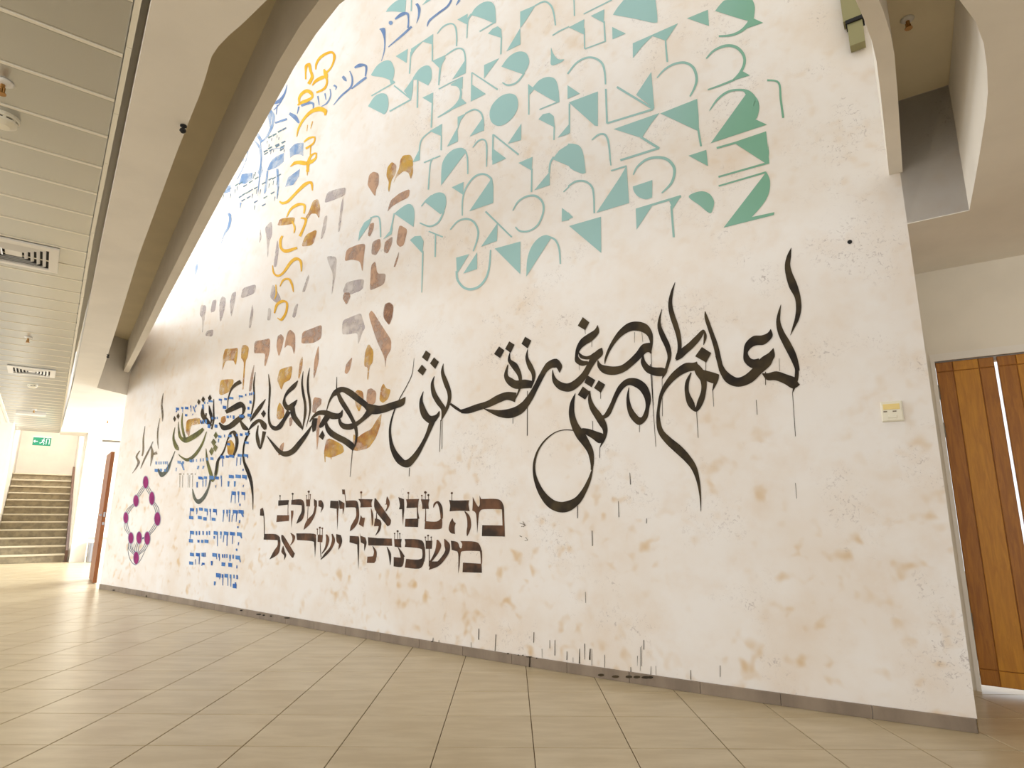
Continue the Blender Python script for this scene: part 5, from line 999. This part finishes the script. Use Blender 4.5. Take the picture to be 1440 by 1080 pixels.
letter washgold;c6885 1873 6789 1893 6705 1835 6655 1704 6828 1713
letter washgold;c7923 2092 7939 2231 7655 2218 7631 2187 7853 2193 7858 2070
letter washgold;c7072 2123 7070 2187 6980 2195 6944 2128 7005 2093
letter washgold;c6844 1737 6800 1850 6751 1862 6704 1767 6736 1708
''',
'block': '''
letter blue;p6471 1087 6364 1081 6356 1040 6464 1047;l6426 1053 6398 1061 6368 1006 6348 1012;l6438 976 6412 974 6438 942 6420 941
letter blue;p6591 1087 6485 1081 6478 1042 6584 1048;l6511 1047 6494 1047 6504 955 6493 955;l6585 1047 6570 1047 6578 1022 6568 1022
letter blue;p6679 1088 6644 1086 6636 1044 6671 1046;p6731 1088 6700 1086 6692 1044 6723 1046;l6661 1042 6644 1041 6651 953 6639 953;l6715 1046 6700 1046 6704 1009 6693 1010;p6806 1087 6776 1086 6768 1044 6798 1046;l6792 1046 6774 1045 6786 952 6774 951;l6600 1027 6585 1027 6594 954 6583 954
letter blue;p7031 1097 6945 1092 6937 1054 7023 1058;p7040 996 6954 992 6947 958 7033 962;l6958 1060 6943 1061 6939 1025 6928 1025
letter blue;p7111 1097 7082 1096 7074 1059 7103 1061;l7089 1060 7076 1060 7070 963 7061 963
letter blue;p7235 1103 7155 1098 7147 1061 7227 1066;p7238 1003 7158 999 7149 960 7230 964;l7158 1065 7141 1064 7158 1019 7146 1018
letter blue;p7363 1113 7276 1108 7268 1072 7355 1077;p7370 1015 7276 1010 7267 973 7362 977
letter blue;p7435 1107 7404 1105 7394 1063 7425 1065;l7413 1070 7396 1069 7409 1033 7396 1032
letter blue;p7584 1108 7486 1102 7477 1064 7575 1070;p7584 1013 7481 1008 7473 971 7575 975;l7577 1069 7559 1069 7567 1011 7555 1011
letter blue;s6434 898 6438 890 6449 886 6461 890 6467 898 6464 906 6453 909 6441 906
letter blue;p6458 845 6362 841 6354 800 6450 804;l6393 811 6367 817 6358 779 6340 784;l6413 738 6392 737 6415 705 6400 704
letter blue;p6607 846 6501 842 6494 804 6599 808;l6548 800 6531 800 6538 714 6527 714
letter blue;p6739 847 6642 843 6635 805 6731 808;l6667 807 6650 807 6647 691 6635 692;l6739 805 6722 805 6737 727 6724 727
letter blue;p6821 845 6785 844 6777 805 6813 806;l6796 804 6781 803 6796 765 6785 764
letter blue;p6961 845 6869 841 6861 804 6954 807;l6881 811 6865 812 6851 679 6840 680;l6954 790 6922 790 6944 758 6922 759
letter blue;p7074 843 7046 842 7037 800 7065 801;p7131 839 7102 838 7093 796 7122 797;p7152 746 7061 743 7053 705 7144 708
letter blue;p7221 840 7191 839 7182 796 7211 797;p7228 741 7178 740 7170 704 7220 705
letter blue;p7308 838 7280 837 7270 794 7298 795;p7381 835 7346 834 7336 789 7370 790;p7316 739 7269 737 7262 705 7308 706
letter blue;p7520 837 7423 834 7414 795 7510 798;p7523 741 7427 739 7418 700 7514 702;l7510 807 7493 807 7504 745 7492 745
letter blue;s6413 657 6416 648 6427 643 6439 647 6446 656 6443 665 6432 669 6420 666
letter blue;p6442 597 6351 596 6343 555 6434 557;l6370 568 6347 573 6336 528 6320 532;l6404 494 6383 494 6398 462 6383 462
letter blue;p6506 603 6480 603 6471 560 6497 560;p6574 600 6540 600 6532 557 6566 557;p6576 513 6497 512 6489 471 6567 471;l6558 557 6539 557 6553 528 6540 529
letter blue;p6635 602 6612 602 6604 562 6627 562;p6682 600 6659 600 6651 560 6674 560;p6727 598 6701 598 6693 558 6718 558;p6719 511 6643 510 6635 471 6711 471
letter blue;p6807 600 6776 599 6768 559 6799 560;l6786 565 6771 566 6775 522 6765 523
letter blue;p6940 602 6841 601 6833 562 6932 563;l6850 572 6835 573 6837 538 6826 539;l6955 513 6915 515 6939 466 6911 467
letter blue;p7146 597 7125 597 7115 552 7136 552;p7115 599 7095 598 7085 553 7105 553;p7189 594 7151 594 7142 552 7179 553;p7152 486 7090 485 7085 462 7147 462;l7152 481 7128 479 7158 450 7141 449
letter blue;p7319 588 7226 587 7218 549 7311 550;l7239 550 7218 551 7222 463 7208 463
letter blue;p7460 585 7365 583 7356 545 7451 546;p7456 485 7361 484 7353 448 7447 449;l7322 516 7309 516 7306 456 7297 457
letter blue;p6814 390 6710 390 6701 347 6805 346;l6840 299 6801 300 6833 256 6806 257;l6732 348 6717 348 6732 329 6721 329
letter blue;p6690 386 6656 386 6648 346 6682 346;l6665 347 6650 348 6651 268 6640 269
letter blue;p6633 394 6558 394 6550 355 6625 355;l6564 358 6549 359 6544 271 6534 272
letter blue;p6523 394 6489 394 6481 352 6514 351;l6498 353 6483 354 6483 266 6472 267
letter blue;p6446 394 6423 394 6415 356 6439 356;p6385 395 6357 395 6349 353 6378 353;p6442 302 6366 303 6358 257 6434 257;l6402 318 6377 320 6393 291 6375 292
letter blue;p6477 1708 6383 1697 6378 1667 6472 1678;l6403 1682 6383 1681 6395 1655 6382 1654;l6473 1539 6443 1536 6468 1516 6447 1515
letter blue;p6608 1716 6505 1704 6499 1673 6603 1684;l6541 1671 6524 1670 6531 1585 6519 1584;l6622 1675 6607 1674 6612 1580 6601 1579
letter blue;p6790 1716 6683 1704 6677 1673 6784 1684;p6869 1713 6796 1704 6791 1676 6863 1684
letter blue;p6994 1719 6905 1709 6898 1673 6986 1683;l6940 1672 6924 1671 6920 1583 6908 1583
letter blue;p6755 1483 6646 1472 6639 1436 6748 1446;l6766 1409 6728 1408 6753 1346 6727 1345
letter blue;p6608 1481 6495 1470 6489 1433 6601 1443;l6628 1406 6590 1404 6616 1343 6589 1342
letter blue;p6466 1473 6369 1464 6362 1425 6459 1434;l6393 1433 6371 1434 6382 1416 6366 1416;l6426 1362 6409 1359 6430 1335 6419 1334
letter blue;p7465 1486 7367 1477 7359 1443 7458 1451;l7497 1419 7462 1418 7480 1352 7455 1351
letter blue;p7332 1484 7255 1477 7248 1445 7325 1452;l7279 1442 7260 1441 7261 1357 7248 1356
letter blue;p7361 1468 7342 1466 7335 1438 7355 1440;l7353 1434 7335 1434 7333 1358 7321 1358
letter blue;p7058 1473 6976 1466 6969 1432 7050 1439;l7026 1371 7010 1368 7032 1343 7021 1341
letter blue;p6938 1480 6912 1477 6905 1442 6931 1444;l6918 1441 6902 1440 6897 1349 6886 1349
letter blue;p6659 1294 6567 1287 6559 1246 6652 1253;l6656 1255 6641 1254 6654 1167 6643 1166;l6583 1254 6568 1254 6562 1157 6552 1157
letter blue;p6529 1291 6495 1288 6488 1250 6522 1252;l6510 1253 6493 1253 6491 1165 6480 1165
letter blue;p6446 1282 6370 1276 6364 1245 6440 1251;l6383 1251 6370 1251 6370 1191 6361 1190;l6468 1152 6439 1152 6459 1126 6438 1126
letter faintblue;p8672 1724 8616 1719 8605 1676 8660 1682;p8663 1625 8571 1616 8559 1574 8651 1582
letter faintblue;p8580 1719 8548 1715 8537 1675 8570 1678;p8524 1716 8492 1713 8481 1673 8513 1676;p8511 1620 8452 1615 8443 1579 8502 1584
letter faintblue;p8457 1715 8425 1712 8415 1672 8446 1675;p8401 1713 8370 1709 8359 1670 8391 1673;p8392 1611 8325 1604 8315 1569 8382 1575
letter faintblue;p8350 1711 8319 1708 8309 1671 8341 1674;l8318 1671 8300 1670 8290 1572 8277 1572
letter faintblue;p8055 1706 7960 1696 7951 1660 8046 1669;l7963 1672 7913 1678 7870 1574 7835 1578;l8074 1616 8044 1613 8069 1570 8048 1568
letter faintblue;p7926 1694 7875 1689 7867 1652 7917 1657
letter faintblue;p7737 1706 7662 1698 7654 1662 7728 1670;p7654 1705 7625 1702 7617 1667 7646 1669;p7573 1703 7547 1700 7539 1665 7565 1668
letter faintblue;p7477 1706 7449 1703 7440 1664 7468 1667;p7408 1705 7381 1702 7372 1663 7400 1666;l7515 1620 7468 1612 7523 1576 7490 1570
letter faintblue;p7321 1709 7278 1704 7271 1670 7313 1674;p7224 1709 7148 1701 7141 1668 7217 1676;l7387 1615 7341 1607 7391 1576 7359 1570
letter faintblue;p7205 1488 7091 1478 7082 1435 7195 1444
letter blue;p6713 2415 6623 2400 6619 2377 6709 2393;l6699 2390 6689 2388 6696 2358 6689 2357
letter blue;p6573 2416 6550 2412 6545 2383 6568 2387
letter blue;p6489 2418 6460 2413 6455 2381 6483 2386;p6447 2417 6427 2413 6421 2382 6441 2385;p6409 2420 6383 2416 6377 2384 6403 2389;p6467 2325 6421 2317 6415 2281 6461 2289
letter blue;p6930 2419 6837 2403 6832 2377 6925 2392;l6935 2387 6936 2396 6927 2388 6928 2394
letter blue;p7044 2418 6978 2406 6973 2381 7039 2393;p7059 2325 6974 2311 6967 2273 7052 2286
letter blue;p7174 2424 7100 2411 7095 2386 7169 2398;l7117 2386 7104 2385 7103 2344 7094 2343
letter blue;p7425 2433 7318 2415 7313 2391 7420 2409;l7456 2405 7424 2404 7443 2387 7420 2386
letter blue;p7532 2425 7504 2421 7498 2390 7525 2394;l7585 2392 7536 2390 7547 2330 7513 2329
letter blue;p7743 2406 7719 2402 7713 2376 7737 2380
letter blue;l7817 2389 7792 2391 7743 2306 7725 2307;l7747 2395 7727 2389 7762 2362 7748 2358;l7799 2296 7782 2293 7802 2275 7790 2272
letter blue;p7885 2412 7860 2408 7852 2373 7877 2377;l7863 2370 7849 2369 7854 2326 7845 2325
letter blue;p8026 2409 7935 2395 7927 2363 8018 2377;p8000 2309 7938 2300 7931 2270 7993 2279
letter blue;p8127 2416 8068 2407 8061 2378 8120 2387;l8088 2379 8073 2378 8076 2338 8066 2338
letter blue;p8276 2424 8190 2410 8180 2371 8266 2384;l8263 2380 8230 2374 8260 2357 8237 2353
letter blue;p6481 2173 6395 2159 6389 2125 6475 2138;p6495 2254 6452 2247 6446 2212 6489 2219
letter blue;p6659 2178 6556 2162 6550 2128 6652 2143
letter blue;p6802 2181 6763 2175 6755 2133 6794 2139;p6864 2187 6846 2184 6840 2155 6859 2158;p6945 2193 6892 2185 6886 2153 6938 2161
letter blue;p7176 2200 7154 2196 7148 2167 7170 2170;p7224 2200 7201 2196 7195 2167 7217 2170;p7300 2207 7254 2201 7247 2171 7293 2177
letter blue;p7459 2190 7408 2183 7397 2132 7447 2139;p7521 2190 7477 2183 7466 2136 7510 2142;p7582 2192 7548 2187 7538 2145 7573 2149
letter blue;p7380 2126 7314 2117 7303 2067 7369 2076;p7211 2108 7143 2098 7134 2057 7202 2067
letter blue;p6493 1956 6417 1945 6411 1911 6487 1922;p6476 1852 6397 1842 6393 1816 6472 1826
letter blue;p6603 1954 6545 1946 6539 1915 6597 1923;p6685 1954 6649 1949 6644 1921 6679 1926
letter blue;p6858 1958 6782 1947 6776 1916 6852 1926;p6864 1859 6797 1850 6792 1822 6858 1830
letter blue;p6959 1963 6938 1960 6931 1928 6953 1931;p7090 1965 7018 1955 7012 1926 7084 1936;l7088 1924 7066 1922 7081 1876 7066 1875
''',
'note': '''
letter sepia;p7967 1538 7904 1535 7901 1521 7963 1523;p7860 1534 7836 1533 7832 1519 7857 1520;p7754 1530 7725 1529 7722 1516 7750 1517;p7664 1527 7612 1526 7609 1512 7661 1514;p7560 1524 7536 1523 7533 1509 7557 1510;l7947 1515 7934 1515 7910 1360 7902 1360;l7874 1513 7861 1512 7838 1359 7830 1359;l7730 1508 7718 1508 7696 1356 7688 1356;l7689 1507 7677 1506 7655 1355 7647 1355;l7619 1504 7607 1504 7586 1354 7578 1354
letter sepia;r2646 990 2644 994 2591 974 2586 976 2631 969 2630 964
letter sepia;r2619 1003 2614 1005 2605 980 2600 981 2612 964 2607 963
letter sepia;l2646 897 2643 902 2625 889 2622 893
letter sepia;r2594 888 2589 891 2578 870 2572 869 2600 866 2599 862
''',
'tree': '''
line thread;r8907 1425 8893 1427 8815 1339 8802 1343 8680 1255 8667 1259
line thread;r8874 1424 8861 1427 8761 1339 8747 1342 8649 1255 8635 1258
line thread;r8842 1423 8829 1426 8706 1338 8693 1341 8618 1255 8604 1257
line thread;r8907 1428 8893 1424 9045 1330 9030 1326 9137 1230 9122 1226
line thread;r8875 1428 8860 1423 8989 1329 8974 1325 9104 1230 9089 1226
line thread;r8843 1427 8828 1423 8934 1328 8919 1324 9071 1230 9057 1225
line thread;r8667 1207 8653 1210 8523 1098 8509 1100 8451 991 8437 993
line thread;r8635 1206 8622 1210 8470 1098 8456 1100 8421 992 8406 992
line thread;r8603 1206 8591 1210 8418 1098 8404 1100 8391 992 8376 992
line thread;r9121 1181 9109 1176 9328 1092 9313 1087 9376 1001 9359 999
line thread;r9088 1181 9075 1175 9271 1092 9256 1087 9342 1002 9326 998
line thread;r9056 1181 9043 1175 9214 1092 9199 1087 9309 1002 9293 998
line thread;r8438 947 8424 943 8548 845 8534 842 8666 742 8652 738
line thread;r8408 947 8394 944 8496 846 8482 843 8635 743 8622 739
line thread;r8378 947 8363 944 8443 847 8429 843 8604 744 8591 740
line thread;r9361 950 9344 950 9334 837 9319 839 9140 730 9127 734
line thread;r9327 950 9311 951 9278 838 9262 840 9107 731 9094 735
line thread;r9294 950 9278 951 9221 839 9206 841 9075 732 9061 735
line thread;r9127 684 9110 683 9135 576 9120 579 8909 479 8898 484
line thread;r9095 685 9078 685 9080 578 9065 581 8878 481 8866 486
line thread;r9062 685 9046 686 9025 580 9010 583 8846 482 8834 487
line thread;r8888 695 8872 693 8949 586 8933 586 8911 481 8895 482
line thread;r8856 696 8840 694 8895 588 8878 588 8880 483 8864 483
line thread;r8825 696 8809 695 8840 590 8824 590 8848 485 8832 484
line thread;r8654 695 8639 692 8725 592 8711 589 8910 484 8897 480
line thread;r8623 695 8608 694 8672 594 8658 591 8878 486 8865 481
line thread;r8592 696 8577 695 8619 596 8605 593 8846 487 8834 482
line thread;r8875 691 8884 697 8788 713 8795 720 8656 737 8663 744
line thread;r8844 692 8852 698 8734 715 8742 721 8625 738 8632 744
line thread;r8813 693 8820 699 8681 716 8688 723 8593 739 8602 745
line thread;r9149 665 9138 665 9141 544 9128 545 9038 427 9024 431 8865 367 8866 377 8732 435 8744 438 8619 586 8629 588
line thread;r9113 641 9105 642 9012 547 9013 551 8970 645 8978 646
halo halo;s8783 1448 8792 1385 8849 1360 8922 1387 8967 1453 8959 1517 8901 1542 8828 1513
halo halo;s8546 1231 8554 1166 8609 1138 8680 1166 8725 1233 8717 1300 8661 1327 8590 1298
halo halo;s8996 1202 9005 1141 9064 1116 9137 1142 9183 1204 9174 1266 9115 1291 9041 1264
halo halo;s8311 970 8321 904 8382 876 8458 902 8505 968 8494 1035 8433 1062 8357 1035
halo halo;s9240 976 9248 916 9301 891 9370 915 9414 974 9407 1035 9353 1060 9284 1035
halo halo;s9004 711 9013 653 9069 627 9140 649 9184 706 9175 765 9118 791 9047 768
halo halo;s8765 721 8774 660 8830 633 8901 656 8946 716 8937 778 8880 805 8809 781
halo halo;s8529 720 8538 656 8596 627 8670 652 8716 715 8707 781 8648 809 8574 784
halo halo;s8775 464 8783 401 8839 372 8910 395 8955 456 8947 520 8891 549 8820 525
disc plum;s8799 1448 8805 1392 8852 1369 8912 1394 8951 1452 8945 1509 8898 1532 8837 1506
disc plum;s8562 1232 8567 1172 8612 1148 8671 1173 8709 1233 8704 1293 8659 1317 8600 1292
disc plum;s9012 1203 9019 1148 9067 1126 9128 1149 9167 1204 9160 1258 9112 1281 9051 1257
disc plum;s8326 969 8334 910 8384 885 8449 909 8489 968 8481 1028 8430 1053 8366 1029
disc plum;s9257 976 9261 923 9304 901 9360 922 9397 975 9393 1028 9349 1050 9293 1028
disc plum;s9020 711 9027 659 9072 637 9130 656 9167 707 9161 759 9115 781 9057 761
disc plum;s8781 721 8787 666 8833 642 8892 663 8930 717 8924 772 8878 796 8818 774
disc plum;s8544 720 8551 662 8599 637 8661 659 8700 716 8694 774 8645 799 8583 777
disc plum;s8791 463 8796 407 8841 381 8901 402 8939 457 8934 514 8888 539 8829 518
''',
'splash': '''
spot ink;s1978 25 1985 18 2001 13 2017 14 2024 19 2017 25 2001 30 1985 30
spot ink;s1873 29 1881 22 1899 18 1916 18 1924 22 1916 29 1898 34 1880 34
spot ink;s1784 40 1791 33 1807 29 1823 29 1829 34 1822 41 1806 45 1790 45
spot ink;s1729 46 1736 40 1752 35 1769 35 1775 40 1768 47 1752 51 1735 51
spot ink;s1663 53 1672 46 1693 41 1714 41 1722 45 1713 52 1692 57 1672 58
spot ink;s1645 56 1651 49 1664 45 1677 46 1683 51 1677 57 1664 61 1650 60
spot ink;s6176 51 6183 46 6202 42 6221 42 6230 46 6223 52 6204 56 6185 56
spot ink;s5827 46 5840 40 5872 35 5904 34 5919 38 5906 44 5874 49 5841 50
spot ink;s5757 45 5763 40 5779 36 5795 36 5802 41 5796 46 5781 49 5765 49
spot ink;s5635 49 5640 43 5653 40 5667 41 5673 45 5668 50 5655 53 5641 53
spot ink;s5331 62 5344 56 5379 50 5414 49 5429 52 5415 58 5380 63 5346 65
spot ink;r2554 69 2545 70 2554 35 2545 36 2558 -2 2547 -1
spot ink;s2529 70 2536 66 2555 63 2574 62 2581 64 2574 68 2555 71 2536 72
spot ink;s2724 68 2727 65 2734 62 2741 63 2744 66 2741 70 2734 72 2727 71
spot ink;s3458 67 3460 64 3466 62 3472 63 3475 66 3472 69 3467 71 3461 70
spot ink;s2638 69 2640 66 2645 65 2650 65 2652 67 2650 70 2645 72 2640 71
spot ink;s2600 72 2602 69 2607 68 2611 68 2613 71 2611 73 2607 75 2602 75
spot ink;s2486 67 2488 64 2493 62 2497 63 2499 65 2497 68 2493 69 2488 69
spot ink;s8396 15 8399 5 8413 0 8429 3 8438 11 8435 21 8421 26 8405 23
spot ink;s9323 20 9334 14 9363 9 9393 9 9408 14 9397 21 9368 25 9337 25
''',
}
for key, (name, label, lift) in INSCRIPTIONS.items():
    rows = DATA[key].strip().split('\n')
    allp = [int(q) for row in rows for sh in row.split(';')[1:] for q in sh[1:].split()]
    um = sum(allp[0::2]) / len(allp[0::2]) / 1000; zm = min(allp[1::2]) / 1000
    root = thing(name, label, 'painting' if key in ('tree', 'splash') else 'lettering', W(um, bow(um), zm))
    for i, row in enumerate(rows):
        head, *sh = row.split(';'); nm, mt = head.split()
        letter(nm, mt, sh, root, lift + (.0004 if mt == 'halo' else .0008 if nm in ('disc', 'dot') else (i % 5) * .00008))
